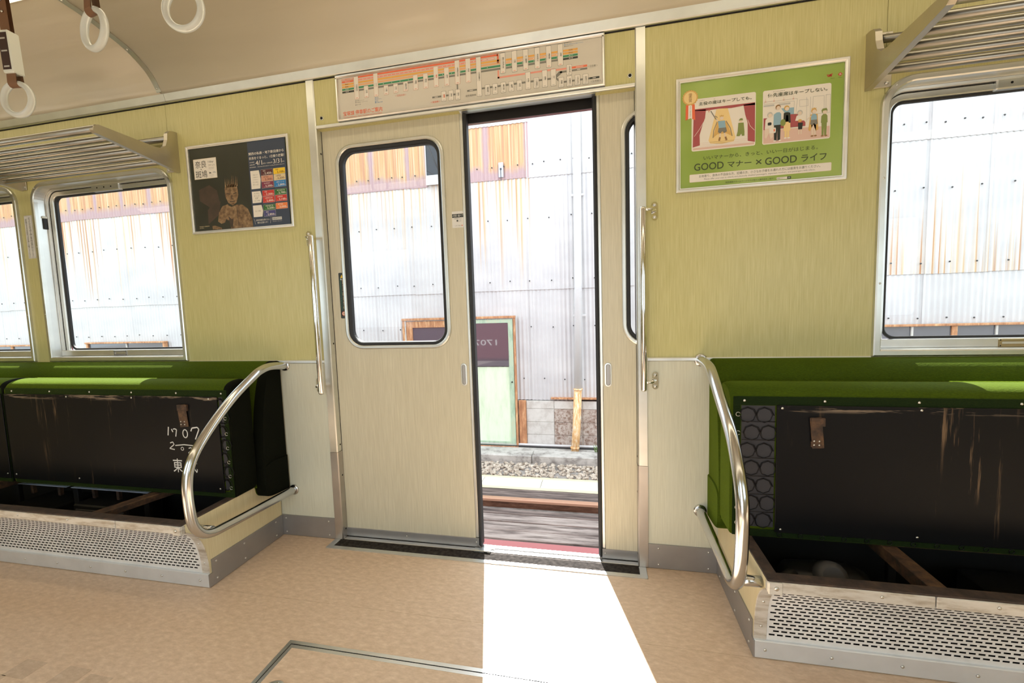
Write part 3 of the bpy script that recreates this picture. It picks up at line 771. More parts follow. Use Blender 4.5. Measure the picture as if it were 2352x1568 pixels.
def bench(s, xe, xfar, lab, screws_k, screws_r, splits):
    """s = +1: the bench lies on the +X side of its end panel at xe"""
    t = empty('bench', (xe + s * .6, -.2, 0), lab, 'bench')
    X = lambda d: xe + s * d
    lo, hi = min(xe, xfar), max(xe, xfar)
    # end panel with its steel kick strip
    prof = [(-.005, .002), (-.383, .002)] + GP + [(-.474, .297), (-.005, .297)]
    MB('panel_cream').plate(prof, [], YZ, X(0), X(.014)).build('end_panel', t)
    mb = MB('steel'); mb.plate([(-.006, .002), (-.399, .002), (-.399, .054), (-.3835, .0545), (-.3835, .108), (-.006, .100)], [], YZ, X(-.004), X(.0005)); ek = mb.build('end_kick_strip', t)
    ms = MB('screw')
    for y, z in ((-.365, .022), (-.365, .092), (-.23, .02), (-.23, .086), (-.05, .02), (-.05, .085)): ms.bolt((X(-.004), y, z), (-s, 0, 0), .0042, .003)
    ms.build('screw', ek)
    # front kick plate
    mb = MB('kick_aluminium'); mb.box(lo, hi, -.400, -.385, .001, .0555, .002); kp = mb.build('kick_plate', t)
    ms = MB('screw')
    for x in screws_k: ms.bolt((x, -.400, .029), (0, -1, 0), .0048, .0035)
    ms.build('screw', kp)
    # heater grille: a curved sheet with real slots
    mb = MB('grille_metal'); gx0, gx1 = (X(.034), xfar) if s > 0 else (xfar, X(.034))
    rows, pitch, slot = 17, .0218, .0155
    t0, t1 = .012, GL[-1] - .012; dt = (t1 - t0) / rows
    ncol = int((gx1 - gx0) / pitch)
    def quad(xa, xb, ta, tb, mat=None):
        ya, yb = on_profile(ta), on_profile(tb)
        mb.poly([(xa, *ya), (xb, *ya), (xb, *yb), (xa, *yb)])
    quad(gx0, gx1, 0, t0); quad(gx0, gx1, t1, GL[-1])
    for r in range(rows):
        ta = t0 + r * dt; sa, sb = ta + dt * .29, ta + dt * .71
        ofs = (r % 2) * pitch / 2
        quad(gx0, gx1, ta, sa); quad(gx0, gx1, sb, ta + dt)
        xs = gx0
        for c in range(ncol):
            a = gx0 + .006 + c * pitch + ofs
            if a + slot > gx1 - .004: break
            quad(xs, a, sa, sb); xs = a + slot
        quad(xs, gx1, sa, sb)
    mb.build('heater_grille', t)
    mb = MB('dark_hole'); mb.strip([[(gx0, *on_profile(q, -.006)), (gx1, *on_profile(q, -.006))] for q in [GL[-1] * k / 10 for k in range(11)]], False); mb.build('grille_dark_fill', t)  # added near-black sheet, stands for the dark interior behind the slots
    # curved end trim of the grille
    mb = MB('worn_aluminium'); n = 14
    ed = [on_profile(GL[-1] * k / n, .0022) for k in range(n + 1)]; ed2 = [on_profile(GL[-1] * k / n, .0002) for k in range(n + 1)]
    mb.strip([[(X(.0335), *q), (X(.033), *p), (X(.0), *p), (X(-.0012), *q)] for p, q in zip(ed, ed2)], False)
    for i in range(len(mb.s)): mb.s[i] = False
    et = mb.build('end_trim', t); ms = MB('screw')
    for q in (.045, .135): y, z = on_profile(q, .002); ms.bolt((X(.017), y, z), (0, -1, .25), .0042, .003)
    ms.build('screw', et)
    # front rail, in lengths
    cuts = [lo] + sorted(splits) + [hi]
    for a, b in zip(cuts, cuts[1:]):
        mb = MB('worn_aluminium'); mb.box(a + (.0015 if a > lo else 0), b - (.0015 if b < hi else 0), -.4865, -.470, .2645, .2960, .002); fr = mb.build('front_rail', t)
        ms = MB('screw')
        for x in screws_r:
            if a < x < b: ms.bolt((x, -.4865, .283), (0, -1, 0), .0045, .003)
        if ms.v: ms.build('screw', fr)
    # corner plate
    mb = MB('worn_aluminium'); mb.box(min(X(.001), X(.036)), max(X(.001), X(.036)), -.491, -.484, .262, .2965, .002); cp = mb.build('corner_plate', t)
    MB('screw').bolt((X(.020), -.491, .281), (0, -1, 0), .0065, .004).build('screw', cp)
    # angle frame on top, with cross members
    mb = MB('frame_brown'); mb.box(lo, hi, -.485, -.449, .296, .3015, .001); mb.box(lo, hi, -.453, -.449, .262, .2965, .001); mb.build('frame_front_angle', t)
    mb = MB('frame_brown'); mb.box(min(X(.001), X(.034)), max(X(.001), X(.034)), -.450, -.015, .2965, .3018, .001); mb.box(min(X(.030), X(.034)), max(X(.030), X(.034)), -.450, -.015, .26, .297, .001); mb.build('frame_side_angle', t)
    mb = MB('machine_black'); mb.box(lo if s < 0 else X(.02), X(-.0) if False else (hi if s > 0 else X(.02)), -.375, -.004, .004, .012); mb.build('base_tray', t)
    mb = MB('machine_black'); mb.box(lo if s < 0 else X(.015), hi if s > 0 else X(.015), -.022, -.004, .012, .250); mb.build('back_plate', t)
    return t

kR = [.986 + .1735 * k for k in range(13)]
benchR = bench(1, .9585, 3.2, 'bench base beside the open door leaf, with slotted heater grille and exposed brown frame', kR, [1.226, 1.475, 1.72, 1.97, 2.2, 2.6, 3.0], [1.345, 2.35])
kL = [-1.028 - .1855 * k for k in range(14)]
benchL = bench(-1, -.988, -3.9, 'bench base under the window with the sliding guide, ending beside the closed door leaf', kL, [-1.535, -1.80, -2.07, -2.5, -3.1], [-1.297, -2.3])
MB('frame_rust').box(1.352, 1.394, -.450, -.030, .262, .3005, .002).build('cross_member', benchR)
MB('frame_rust').box(2.30, 2.34, -.450, -.030, .262, .3005, .002).build('cross_member', benchR)
mb = MB('frame_rust'); mb.obox((-1.390, -.24, .284), ((.960, -.28, 0), (.28, .960, 0), (0, 0, 1)), (.026, .225, .013), .002); mb.build('cross_member', benchL)
MB('frame_rust').box(-2.36, -2.32, -.450, -.030, .262, .3005, .002).build('cross_member', benchL)

# backrests: a fixed upholstered back along the wall with a lower roll
def backrest(parent, s, x0, x1):
    pr = smooth_path([(0, -.004, .846), (0, -.030, .842), (0, -.062, .820), (0, -.088, .780), (0, -.112, .700), (0, -.130, .600), (0, -.141, .480), (0, -.146, .385), (0, -.136, .345), (0, -.100, .335)], 4)
    P = [(p.y, p.z) for p in pr] + [(-.004, .335)]
    def ext(P, name, e):
        mb = MB('green_moquette'); endm = 'dark_end_cloth' if s < 0 else 'green_moquette'
        xs = [x0 - s * 0, x0 + s * .006, x1]
        X0 = x0 - s * e; cy = sum(p[0] for p in P) / len(P); cz = sum(p[1] for p in P) / len(P)
        loops = []
        for x, k in ((X0, .95), (X0 + s * .004, .987), (X0 + s * .012, 1.0), (x1, 1.0)): loops.append([(x, min(cy + (y - cy) * k, -.003), cz + (z - cz) * k) for y, z in P])
        if s < 0: loops.insert(3, [(x0 + s * .05, y, z) for _, y, z in loops[2]])  # carries the near-black cloth a short way along the left back
        n_ = 4 if s < 0 else 3
        mb.strip(loops[n_ - 1:], True, True); mb.use(endm); mb.strip(loops[:n_], True, True)
        mb.use(endm); mb.cap(loops[0]); mb.cap(loops[-1]); return mb.build(name, parent)
    ext(P, 'backrest', 0)
    pr = smooth_path([(0, -.004, .400), (0, -.090, .404), (0, -.138, .392), (0, -.150, .360), (0, -.149, .300), (0, -.140, .262), (0, -.110, .246), (0, -.004, .236)], 4)
    ext([(p.y, p.z) for p in pr], 'backrest_roll', .005)
backrest(benchR, 1, .9235, 3.2); backrest(benchL, -1, -.9335, -3.9)

# turned-up seat cushions: black board, springs and cloth hem face the aisle
def cushion(x0, x1, bx0, bx1, lab, grp, springs, bolts_top, bolts_low, snaps):
    xc = (x0 + x1) / 2
    t = empty('seat_cushion', (xc, -.20, .303), lab, 'seat cushion', grp)
    yF = -.260
    # padded body: rounded section, seen as the lit strip on top and as the ends
    sec = [(yF, .303), (yF, .752), (yF + .004, .765), (yF + .014, .777), (yF + .032, .786), (yF + .060, .791), (yF + .090, .789), (-.153, .776), (-.149, .75), (-.149, .33), (-.153, .312), (-.170, .303)]
    P = smooth_path([(0, a, b) for a, b in sec[1:]], 3); sec2 = [(yF, .303)] + [(p.y, p.z) for p in P]
    mb = MB('green_moquette'); loops = []
    cy, cz = -.205, .545
    for x, k in ((x0, .90), (x0 + .004, .955), (x0 + .012, .985), (x0 + .024, 1.0), (x1 - .024, 1.0), (x1 - .012, .985), (x1 - .004, .955), (x1, .90)):
        loops.append([(x, cy + (a - cy) * k if a > yF + .001 else a, cz + (b - cz) * (1 - (1 - k) * .3)) for a, b in sec2])
    mb.strip(loops, True, True); mb.cap(loops[0]); mb.build('padding', t)
    mb = MB('dark_end_cloth' if x1 < 0 else 'green_moquette'); mb.strip([[(x + .0015, cy + (a - cy) * 1.004, cz + (b - cz) * 1.002) for x, a, b in L] for L in loops[-4:]], True, True); mb.cap([(x + .0015, a, b) for x, a, b in loops[-1]]); mb.build('end_cloth', t)
    # cloth hem turned over the frame: top, bottom and both ends
    mb = MB('hem_cloth'); mb.box(x0 + .012, x1 - .012, yF - .003, yF + .001, .729, .757, .0015); ht = mb.build('top_hem', t)
    mb = MB('hem_cloth'); mb.box(x0 + .012, x1 - .012, yF - .003, yF + .001, .303, .327, .0015); hb = mb.build('bottom_hem', t)
    mb = MB('hem_cloth')
    for a in (x0 + .008, x1 - .030): mb.box(a, a + .022, yF - .002, yF + .001, .303, .757, .001)
    mb.build('side_hem', t)
    ms = MB('screw')
    for x in bolts_top: ms.bolt((x, yF - .003, .744), (0, -1, 0), .0045, .003)
    if ms.v: ms.build('stud', ht)
    for x in snaps:
        k = MB('spring_wire'); k.tube([(x + .0062 * math.cos(q), yF - .0045, .3135 + .0062 * math.sin(q)) for q in [2 * math.pi * i / 10 for i in range(10)]], .0012, 5, True); k.build('snap_ring', hb)
    for x0r, sgn in ((x0 + .022, 1), (x1 - .022, -1)):
        for z in (.345, .395, .455, .515, .575, .64, .70):
            if (sgn > 0) == (x0 > 0):
                k = MB('screw'); k.tube([(x0r + .0065 * math.cos(q), yF - .0035, z + .0065 * math.sin(q)) for q in [.4 + 5.2 * i / 9 for i in range(10)]], .0011, 5); k.build('hook_ring', t)
    # board
    for (a, b) in ((bx0, bx1),):
        mb = MB('black_board'); mb.box(a, b, yF - .0075, yF - .0025, .322, .7305, .0012); bd = mb.build('board', t)
        ms = MB('screw')
        for x, z in bolts_low: ms.bolt((x, yF - .0075, z), (0, -1, 0), .0042, .0025)
        if ms.v: ms.build('screw', bd)
    # springs in the gaps beside the board
    for a, b in springs:
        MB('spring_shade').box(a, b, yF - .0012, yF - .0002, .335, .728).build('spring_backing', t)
        k = 0; n = 2
        for i in range(n):
            for j in range(7):
                cx = a + (b - a) * (i + .5) / n + (.006 if j % 2 else -.006); czz = .356 + j * .057
                pts = [(cx + (.0265 - .005 * q / 12) * math.cos(q * .785), yF - .0045 + .00035 * q, czz + (.0265 - .005 * q / 12) * math.sin(q * .785)) for q in range(18)]
                MB('spring_wire').tube(pts, .0014, 5).build('spring', t)
        for j in range(6):
            z = .385 + j * .0585; MB('spring_wire').tube([(a, yF - .006, z), (b, yF - .006, z + .001)], .0011, 5).build('spring_wire', t)
    return t
G = 'seat cushions turned up on edge'
cR = cushion(.925, 3.02, 1.056, 2.90, 'long green seat cushion turned up beside the open door leaf, with bare coil springs', G, [(.957, 1.053)],
             [.965, 1.188, 1.431, 1.674, 1.92, 2.16, 2.4, 2.64], [(1.072, .333), (1.439, .337), (1.435, .722), (1.071, .722), (1.80, .337), (1.80, .722)], [1.07 + .0603 * k for k in range(16)])
cL = cushion(-2.222, -.968, -2.214, -1.020, 'green seat cushion turned up below the wide window, its black board chalked 1707', G, [(-1.017, -.994)],
             [-2.167, -1.933, -1.698, -1.463, -1.226, -1.0], [(-2.196, .345), (-1.807, .345), (-1.83, .722), (-1.46, .722), (-1.06, .722), (-1.04, .34)], [])
cL2 = cushion(-3.47, -2.228, -3.46, -2.236, 'green seat cushion turned up at the far end, past the chalked board', G, [], [-2.30, -2.55, -2.8, -3.05, -3.3], [(-2.252, .345), (-2.252, .72)], [])
# strap hinge on each board
def hinge(parent, x, z, w):
    mb = MB('frame_rust'); mb.box(x, x + w, -.276, -.267, z + .066, z + .092, .001); mb.obox((x + w * .46, -.2715, z + .045), ((.995, 0, .09), (0, 1, 0), (-.09, 0, .995)), (w * .43, .0018, .048), .001); mb.box(x + w * .06, x + w * .84, -.272, -.2665, z, z + .018, .001)
    h = mb.build('strap_hinge', parent); ms = MB('screw')
    for dx, dz in ((.25, .008), (.62, .008), (.25, .020), (.62, .020), (.5, .078)): ms.bolt((x + w * dx, -.2735, z + dz), (0, -1, 0), .003, .002)
    ms.build('screw', h)
hinge(cR, 1.148, .603, .038); hinge(cL, -1.215, .605, .050)
# chalk writing on the left board
a = Art(-.2677, .0002)
def stroke(pts, w=.0052): a.L('chalk', pts, w, 1)
stroke([(-1.277, .599), (-1.283, .562)]); stroke([(-1.262, .590), (-1.256, .577)]); stroke([(-1.246, .592), (-1.236, .588), (-1.243, .558)], .0046); stroke([(-1.253, .589), (-1.247, .592)])
n = 12; stroke([(-1.193 + .012 * math.cos(2 * math.pi * k / n), .572 + .0175 * math.sin(2 * math.pi * k / n)) for k in range(n + 1)], .0045)
stroke([(-1.163, .583), (-1.156, .597), (-1.128, .601), (-1.121, .592), (-1.143, .549)], .0055)
stroke([(-1.276, .529), (-1.262, .534), (-1.256, .523), (-1.281, .505), (-1.255, .501)], .0042); stroke([(-1.250, .519), (-1.205, .524), (-1.165, .522), (-1.14, .520)], .0042)
stroke([(-1.215 + .007 * math.cos(2 * math.pi * k / 8), .506 + .007 * math.sin(2 * math.pi * k / 8)) for k in range(9)], .003)
stroke([(-1.182, .509), (-1.170, .513), (-1.166, .503), (-1.186, .488), (-1.162, .486)], .0042)
a.T('東', 'chalk', -1.272, -1.222, .402, .462, 1, bold=.005); a.T('武', 'chalk', -1.196, -1.146, .404, .462, 1, bold=.005)
a.build('chalk_lettering', cL)

# grab rails on the bench ends
def bend(name, x, pts, stub, s, lab):
    t = empty(name, (x, pts[0][0], .25), lab, 'grab rail', 'tube rails at the bench ends')
    P = smooth_path([(x, y, z) for y, z in pts], 5)
    MB('tube_steel').tube(P, .0172, 16).build('tube', t)
    mb = MB('tube_steel')
    for (y, z) in (pts[0], pts[-1]): mb.lathe([(.024, .0), (.024, .004), (.0175, .006)], (x, -.001, z), (0, -1, 0), 16)
    mb.build('wall_flange', t)
    y, z = stub; MB('tube_steel').tube([(x, y, z), (x + s * .063, y, z)], .0150, 14).build('stub', t)
bend('bench_grab_rail', -.911, [(-.002, .822), (-.055, .828), (-.105, .830), (-.150, .820), (-.185, .803), (-.290, .738), (-.388, .658), (-.464, .580), (-.498, .522), (-.510, .465), (-.511, .400), (-.506, .335), (-.494, .300), (-.468, .268), (-.430, .252), (-.380, .2475), (-.320, .244), (-.16, .236), (-.002, .228)], (-.432, .262), -1,
     'curved steel tube rail at the end of the bench with the chalked cushion')
bend('bench_grab_rail', .894, [(-.002, .838), (-.060, .836), (-.110, .833), (-.160, .818), (-.265, .749), (-.378, .672), (-.440, .599), (-.474, .538), (-.487, .482), (-.485, .408), (-.476, .330), (-.458, .276), (-.430, .246), (-.394, .232), (-.350, .233), (-.225, .242), (-.11, .246), (-.002, .250)], (-.445, .268), 1,
     'curved steel tube rail at the end of the bench with bare coil springs')

# equipment seen inside the open bench bases
def box_unit(name, lab, x0, x1, y0, y1, z0, z1, mat='machine_black'):
    t = empty(name, ((x0 + x1) / 2, (y0 + y1) / 2, z0), lab, 'heater unit')
    MB(mat).box(x0, x1, y0, y1, z0, z1, .006).build('casing', t)
    mb = MB('machine_grey'); mb.box(x0 + .02, x1 - .02, y0 - .004, y0 + .001, z0 + .02, z1 - .02, .002)
    mb.build('cover', t); ms = MB('screw')
    for x in (x0 + .035, x1 - .035): ms.bolt((x, y0 - .004, z1 - .035), (0, -1, 0), .004, .003)
    ms.build('screw', t); return t
box_unit('heater_box', 'dark heater box inside the bench base, behind the slanting rusty bar', -1.95, -1.62, -.22, -.06, .012, .19)
box_unit('heater_box', 'dark heater box inside the bench base, farther from the door than the other one', -2.32, -2.05, -.24, -.06, .012, .17)
box_unit('junction_box', 'dark junction box inside the bench base, on the far side of the rusty cross bar', 1.66, 1.90, -.32, -.10, .012, .16)
t = empty('flat_bar', (-1.90, -.15, .246), 'pale flat metal bar under the chalked seat cushion', 'bar')
MB('bar_grey').box(-2.47, -2.06, -.172, -.150, .244, .2475, .001).build('bar', t); MB('bar_grey').box(-2.03, -1.56, -.172, -.150, .244, .2475, .001).build('bar', t)
mb = MB('frame_rust')
for x in (-2.30, -2.12, -1.9, -1.75): mb.box(x, x + .016, -.17, -.155, .200, .2442, .001)
mb.build('support', t)
mb = MB('machine_black')
for x in (-2.42, -2.025, -1.595): mb.box(x, x + .03, -.168, -.150, .012, .2435, .002)
mb.build('leg', t)
t = empty('motor_unit', (1.23, -.22, .013), 'dark round motor housing inside the bench base, below the coil springs', 'motor')
mb = MB('machine_black'); mb.lathe([(.0, 0), (.06, .002), (.082, .02), (.086, .10), (.086, .20), (.07, .235), (.03, .24)], (1.10, -.22, .115), (1, 0, 0), 18); mb.build('housing', t)
mb = MB('machine_grey'); mb.lathe([(.0, 0), (.040, .001), (.046, .02), (.046, .05), (.03, .06)], (1.215, -.235, .175), (0, -1, .5), 14); mb.build('cap', t)
mb = MB('machine_black'); mb.box(1.10, 1.34, -.30, -.14, .0125, .035, .004); mb.build('foot', t)
mb = MB('machine_black'); mb.tube(smooth_path([(1.03, -.33, .014), (1.03, -.33, .12), (1.05, -.32, .19), (1.10, -.28, .20), (1.13, -.25, .16)], 4), .014, 8); mb.build('hose', t)
t = empty('conduit', (1.6, -.39, .05), 'thin dark conduit pipe along the bench base front, past the rusty cross bar', 'pipe')
mb = MB('machine_grey'); mb.tube([(1.40, -.352, .085), (2.9, -.352, .085)], .016, 10); mb.build('pipe', t)
mb = MB('machine_black')
for x in (1.48, 1.75, 2.1, 2.5): mb.box(x, x + .02, -.374, -.334, .012, .108, .002)
mb.build('clamp', t)
t = empty('copper_bar', (1.8, -.12, .2), 'reddish metal bar low at the back of the bench base with the coil springs', 'bar')
MB('frame_rust').box(1.43, 2.9, -.135, -.110, .232, .262, .002).build('bar', t)
mb = MB('machine_black')
for x in (1.45, 1.96, 2.5): mb.box(x, x + .025, -.13, -.112, .012, .2318, .002)
mb.build('leg', t)

# ================================================================== luggage racks
def rack(s, xb, xfar, lab, extra):
    t = empty('luggage_rack', (xb, 0, 1.74), lab, 'luggage rack', 'luggage racks above the windows')
    def bracket(x, w):
        P = [(0, 1.740), (-.06, 1.7490), (-.335, 1.792), (-.345, 1.800), (-.342, 1.816), (-.326, 1.828), (-.110, 1.820), (-.080, 1.824), (-.060, 1.842), (-.050, 1.872), (-.047, 1.902), (-.036, 1.916), (-.018, 1.921), (0, 1.921)]
        mb = MB('bracket_steel'); mb.plate(P, [], YZ, x, x + s * w)
        return mb
    b1 = bracket(xb, .004); # flange along the lower and front edges
    lower = [(-.002, 1.7405), (-.06, 1.7490), (-.335, 1.792), (-.344, 1.801), (-.341, 1.816)]
    b1.strip([[(xb, y, z - .0004), (xb + s * .020, y, z - .0004)] for y, z in lower], False); b1.strip([[(xb, y, z + .0016), (xb + s * .020, y, z + .0016)] for y, z in lower], False)
    fr = [(-.080, 1.8235), (-.060, 1.8415), (-.0505, 1.872), (-.0475, 1.902), (-.0365, 1.9155), (-.018, 1.9205)]
    b1.strip([[(xb, y, z), (xb + s * .020, y, z)] for y, z in fr], False)
    br = b1.build('end_bracket', t)
    mb = MB('bracket_steel'); x0, x1 = sorted((xb + s * .003, xb + s * .075)); mb.box(x0, x1, -.006, -.001, 1.7440, 1.786, .002); mb.box(x0, x1, -.006, -.001, 1.896, 1.919, .002); pl = mb.build('fixing_plate', t)
    ms = MB('screw')
    for dx, z in ((.024, 1.757), (.060, 1.757), (.058, 1.908)): ms.bolt((xb + s * dx, -.006, z), (0, -1, 0), .0062, .004)
    ms.build('screw', pl)
    for (y, z, r) in ((-.328, 1.811, .0150), (-.270, 1.800, .0140), (-.220, 1.793, .0140), (-.170, 1.786, .0140), (-.120, 1.780, .0140), (-.066, 1.772, .0140), (-.030, 1.885, .0125)):
        MB('rack_steel').tube([(xb + s * .003, y, z), (xfar, y, z)], r, 12).build('tube', t)
    for x in extra:
        mb = bracket(x, .012); mb.box(x - .02, x + .03, -.006, -.001, 1.742, 1.80, .002); mb.build('mid_bracket', t); MB('screw').bolt((x + .022, -.006, 1.757), (0, -1, 0), .005, .003).build('screw', t)
    return t
rack(-1, -1.399, -3.9, 'steel tube luggage rack over the wide window, beside the dark poster', [-2.398])
rack(1, 1.402, 3.3, 'steel tube luggage rack over the window next to the green poster', [2.398])

# ================================================================== hanging straps
def strap(x, y, zr, yaw, lab, holder, lean):
    t = empty('hanging_strap', (x, y, zr), lab, 'strap', 'hanging straps from the ceiling rail')
    c, sn = math.cos(yaw), math.sin(yaw)
    R, r = .0485, .0095
    pts = [(x + R * math.cos(q) * c, y + R * math.cos(q) * sn, zr + R * math.sin(q)) for q in [2 * math.pi * k / 40 for k in range(40)]]
    MB('ring_plastic').tube(pts, r, 14, True, flat=.9).build('ring', t)
    # leather belt: loop through the ring, both plies up to the rail
    zt = 2.2; w = .0160; u = (c, sn); nrm = (-sn, c)
    th0 = .011
    prof = []
    for q in [k / 10 for k in range(11)]:
        a = math.pi + q * math.pi; prof.append((math.cos(a) * th0, zr + R + .002 + math.sin(a) * .0145))
    prof = [(-.0055, zt), (-.006, zr + .12), (-.0095, zr + .075)] + prof + [(.0095, zr + .075), (.006, zr + .12), (.0055, zt)]
    mb = MB('strap_leather'); loops = []
    def pt(a, z, k, o): 
        lx = lean * max(0, z - zr - .05)
        return (x + u[0] * k * w + nrm[0] * (a + o) + lx, y + u[1] * k * w + nrm[1] * (a + o), z)
    for a, z in prof: loops.append([pt(a, z, -1, 0), pt(a, z, 1, 0)])
    mb.strip(loops, False)
    loops = []
    for a, z in prof:
        g = .86 if zr + R - .02 < z < zr + .08 else .5
        loops.append([pt(a * g, z, -1, 0), pt(a * g, z, 1, 0)])
    mb.strip(loops, False); mb.build('belt', t)
    if holder:
        bx = MB('holder_plastic'); z0, z1 = zr + .075, zr + .205
        cx = x + lean * .09
        bx.obox((cx, y, (z0 + z1) / 2), ((u[0], u[1], 0), (nrm[0], nrm[1], 0), (-lean * -1, 0, 1)), (.0180, .0165, (z1 - z0) / 2), .003); h = bx.build('card_holder', t)
        lb = MB('label_brown'); lb.obox((cx - nrm[0] * .0167, y - nrm[1] * .0167, (z0 + z1) / 2), ((u[0], u[1], 0), (nrm[0], nrm[1], 0), (lean, 0, 1)), (.0140, .0006, .056)); lb.use('p_lgrey')
        for dz, ww in ((.038, .008), (0.0, .010), (-.047, .009)): lb.obox((cx + lean * dz - nrm[0] * .0175, y - nrm[1] * .0175, (z0 + z1) / 2 + dz), ((u[0], u[1], 0), (nrm[0], nrm[1], 0), (0, 0, 1)), (ww, .0003, .0022))
        lb.build('card', h)
        ms = MB('screw')
        for z in (zr + .265, zr + .300): ms.bolt((x + lean * (z - zr - .05) - nrm[0] * .0068, y - nrm[1] * .0068, z), (-nrm[0], -nrm[1], 0), .004, .003)
        ms.build('rivet', t)
    return t
strap(-1.296, -.62, 1.7735, math.radians(8), 'white ring strap lowest of the three, with a pale card holder on its belt', True, -.055)
strap(-.816, -.72, 1.8500, math.radians(-10), 'white ring strap seen edge-on in front of the ceiling batten', False, 0.0)
strap(-.519, -.72, 1.8525, math.radians(8), 'white ring strap seen as a full round ring, hanging before the plain ceiling sheet', False, 0.0)
t = empty('strap_rail', (-1.0, -.67, 2.2), 'long metal rail under the ceiling that carries the hanging straps', 'rail')
for y in (-.62, -.72): MB('tube_steel').tube([(-3.6, y, 2.2), (.6, y, 2.2)], .014, 12).build('tube', t)
mb = MB('tube_steel')
for x in (-3.4, -1.9, -.3):
    for y in (-.62, -.72): mb.tube([(x, y, 2.2), (x, y, 2.30)], .009, 8)
mb.build('hanger', t)

# ================================================================== grab bars by the door
def gbar(x, y, z0, z1, s, xp, lab):
    t = empty('grab_bar', (x, y, z0), lab, 'grab bar', 'grab bars beside the doorway')
    MB('chrome').tube([(x, y, z0), (x, y, z0 + .006), (x, y, z1 - .006), (x, y, z1)], [.0095, .0118, .0118, .0095], 14).build('bar', t)
    for z in (z0 + .032, z1 - .008):
        mb = MB('chrome'); mb.plate(rrect(xp - .0115, xp + .0115, z - .034, z + .034, .0112, 5), [], WALL, -.006, -.001)
        mb.tube([(xp, -.005, z), (xp, -.018, z), (xp - s * .016, y + .006, z), (x, y, z)], .0055, 8); b = mb.build('bracket', t)
        ms = MB('screw')
        for dz in (-.022, .022): ms.bolt((xp, -.006, z + dz), (0, -1, 0), .0065, .0045)
        ms.build('screw', b)
gbar(-.6935, -.050, .700, 1.398, -1, -.7365, 'chrome grab bar on the wall between the dark poster and the closed door leaf')
gbar(.6835, -.050, .728, 1.407, 1, .730, 'chrome grab bar on the wall under the green poster, by the open doorway')

# ================================================================== floor hatch
t = empty('floor_hatch', (.05, -.95, 0), 'floor access hatch with double metal border in the aisle', 'hatch')
HX0, HX1, HY0, HY1 = -.478, .545, -1.32, -.575
def flat_ring(mat, x0, x1, y0, y1, w, z, nm):
    mb = MB(mat); up = lambda a, b, d: (a, b, d)
    mb.plate([(x0, y0), (x1, y0), (x1, y1), (x0, y1)], [[(x0 + w, y0 + w), (x1 - w, y0 + w), (x1 - w, y1 - w), (x0 + w, y1 - w)]], up, 0.0, z); return mb.build(nm, t)
flat_ring('bright_aluminium', HX0, HX1, HY0, HY1, .0125, .0020, 'outer_border')
flat_ring('dark_gap', HX0 + .0125, HX1 - .0125, HY0 + .0125, HY1 - .0125, .0035, .0006, 'joint')
flat_ring('bright_aluminium', HX0 + .016, HX1 - .016, HY0 + .016, HY1 - .016, .0115, .0020, 'lid_border')
MB('linoleum').box(HX0 + .0275, HX1 - .0275, HY0 + .0275, HY1 - .0275, 0, .0014).build('lid', t)
mb = MB('bright_aluminium'); mb.lathe([(.034, 0), (.034, .0022), (.030, .0034), (.026, .0034)], (-.398, -.748, .0014), (0, 0, 1), 24); k = mb.build('lift_ring', t)
MB('screw').bolt((-.398, -.724, .0046), (0, 0, 1), .004, .001).build('screw', k)

# ================================================================== posters and the route map
M = lambda pts: [(a / 1000, b / 1000) for a, b in pts]
def poster_frame(t, x0, x1, z0, z1, w, mat, depth=.012):
    mb = MB(mat); ring(mb, x0, x1, z0, z1, .0015, [(0, -.0005), (.001, -depth + .001), (.003, -depth), (w * .55, -depth), (w * .75, -depth + .003), (w - .001, -depth + .003), (w, -.003)], 2); return mb.build('frame', t)

# --- green manners poster
t = empty('poster', (1.08, 0, 1.456), 'green manners poster in a silver frame, with two drawn scenes and a gold badge', 'poster')
poster_frame(t, .8050, 1.3545, 1.4560, 1.8560, .0165, 'bright_aluminium')
MB('p_poster_green').box(.8205, 1.3405, -.0045, -.0008, 1.4715, 1.8410).build('sheet', t)
a = Art(-.0046, .00018)
P1 = (.859, 1.0695, 1.600, 1.781); P2 = (1.092, 1.302, 1.599, 1.780)
a.R('p_cream', *P1, 1, .006); a.R('p_cream', *P2, 1, .006)
# scene one: stage with curtains
a.P('p_spot', M([(942, 1738), (979, 1738), (1005, 1635), (1000, 1622), (962, 1617), (922, 1622), (916, 1632)]), 2)
a.P('p_maroon', M([(868, 1746), (1067, 1746), (1067, 1737), (1030, 1739), (990, 1736), (950, 1739), (907, 1737), (868, 1741)]), 3)
a.P('p_maroon', M([(866, 1743), (907, 1742), (904, 1712), (896, 1690), (886, 1655), (887, 1619), (863, 1614)]), 3)
a.P('p_maroon', M([(1030, 1742), (1067, 1744), (1068, 1612), (1045, 1618), (1044, 1680), (1036, 1708)]), 3)
a.L('p_cream', M([(868, 1652), (886, 1676), (900, 1700)]), .0012, 4); a.L('p_cream', M([(1066, 1652), (1052, 1668), (1044, 1690)]), .0012, 4)
for z in (1626, 1620, 1615): a.L('p_rose', M([(888, z), (1044, z)]), .0007, 2)
a.R('p_rose', .864, 1.066, 1.604, 1.6115, 2)
a.P('p_gold', M([(944, 1694), (931, 1640), (946, 1652), (975, 1652), (994, 1640), (974, 1694)]), 4)
a.L('p_grey', M([(944, 1694), (933, 1665), (931, 1640)]), .0022, 5); a.L('p_grey', M([(974, 1694), (988, 1668), (994, 1640)]), .0022, 5)
a.P('p_sky', M([(947, 1696), (970, 1696), (973, 1672), (950, 1672)]), 5); a.E('p_skin', .959, 1.7055, .0062, .0068, 5); a.P('p_gold', M([(953, 1711), (952, 1716), (956, 1713), (959, 1717), (962, 1713), (966, 1716), (965, 1710)]), 6)
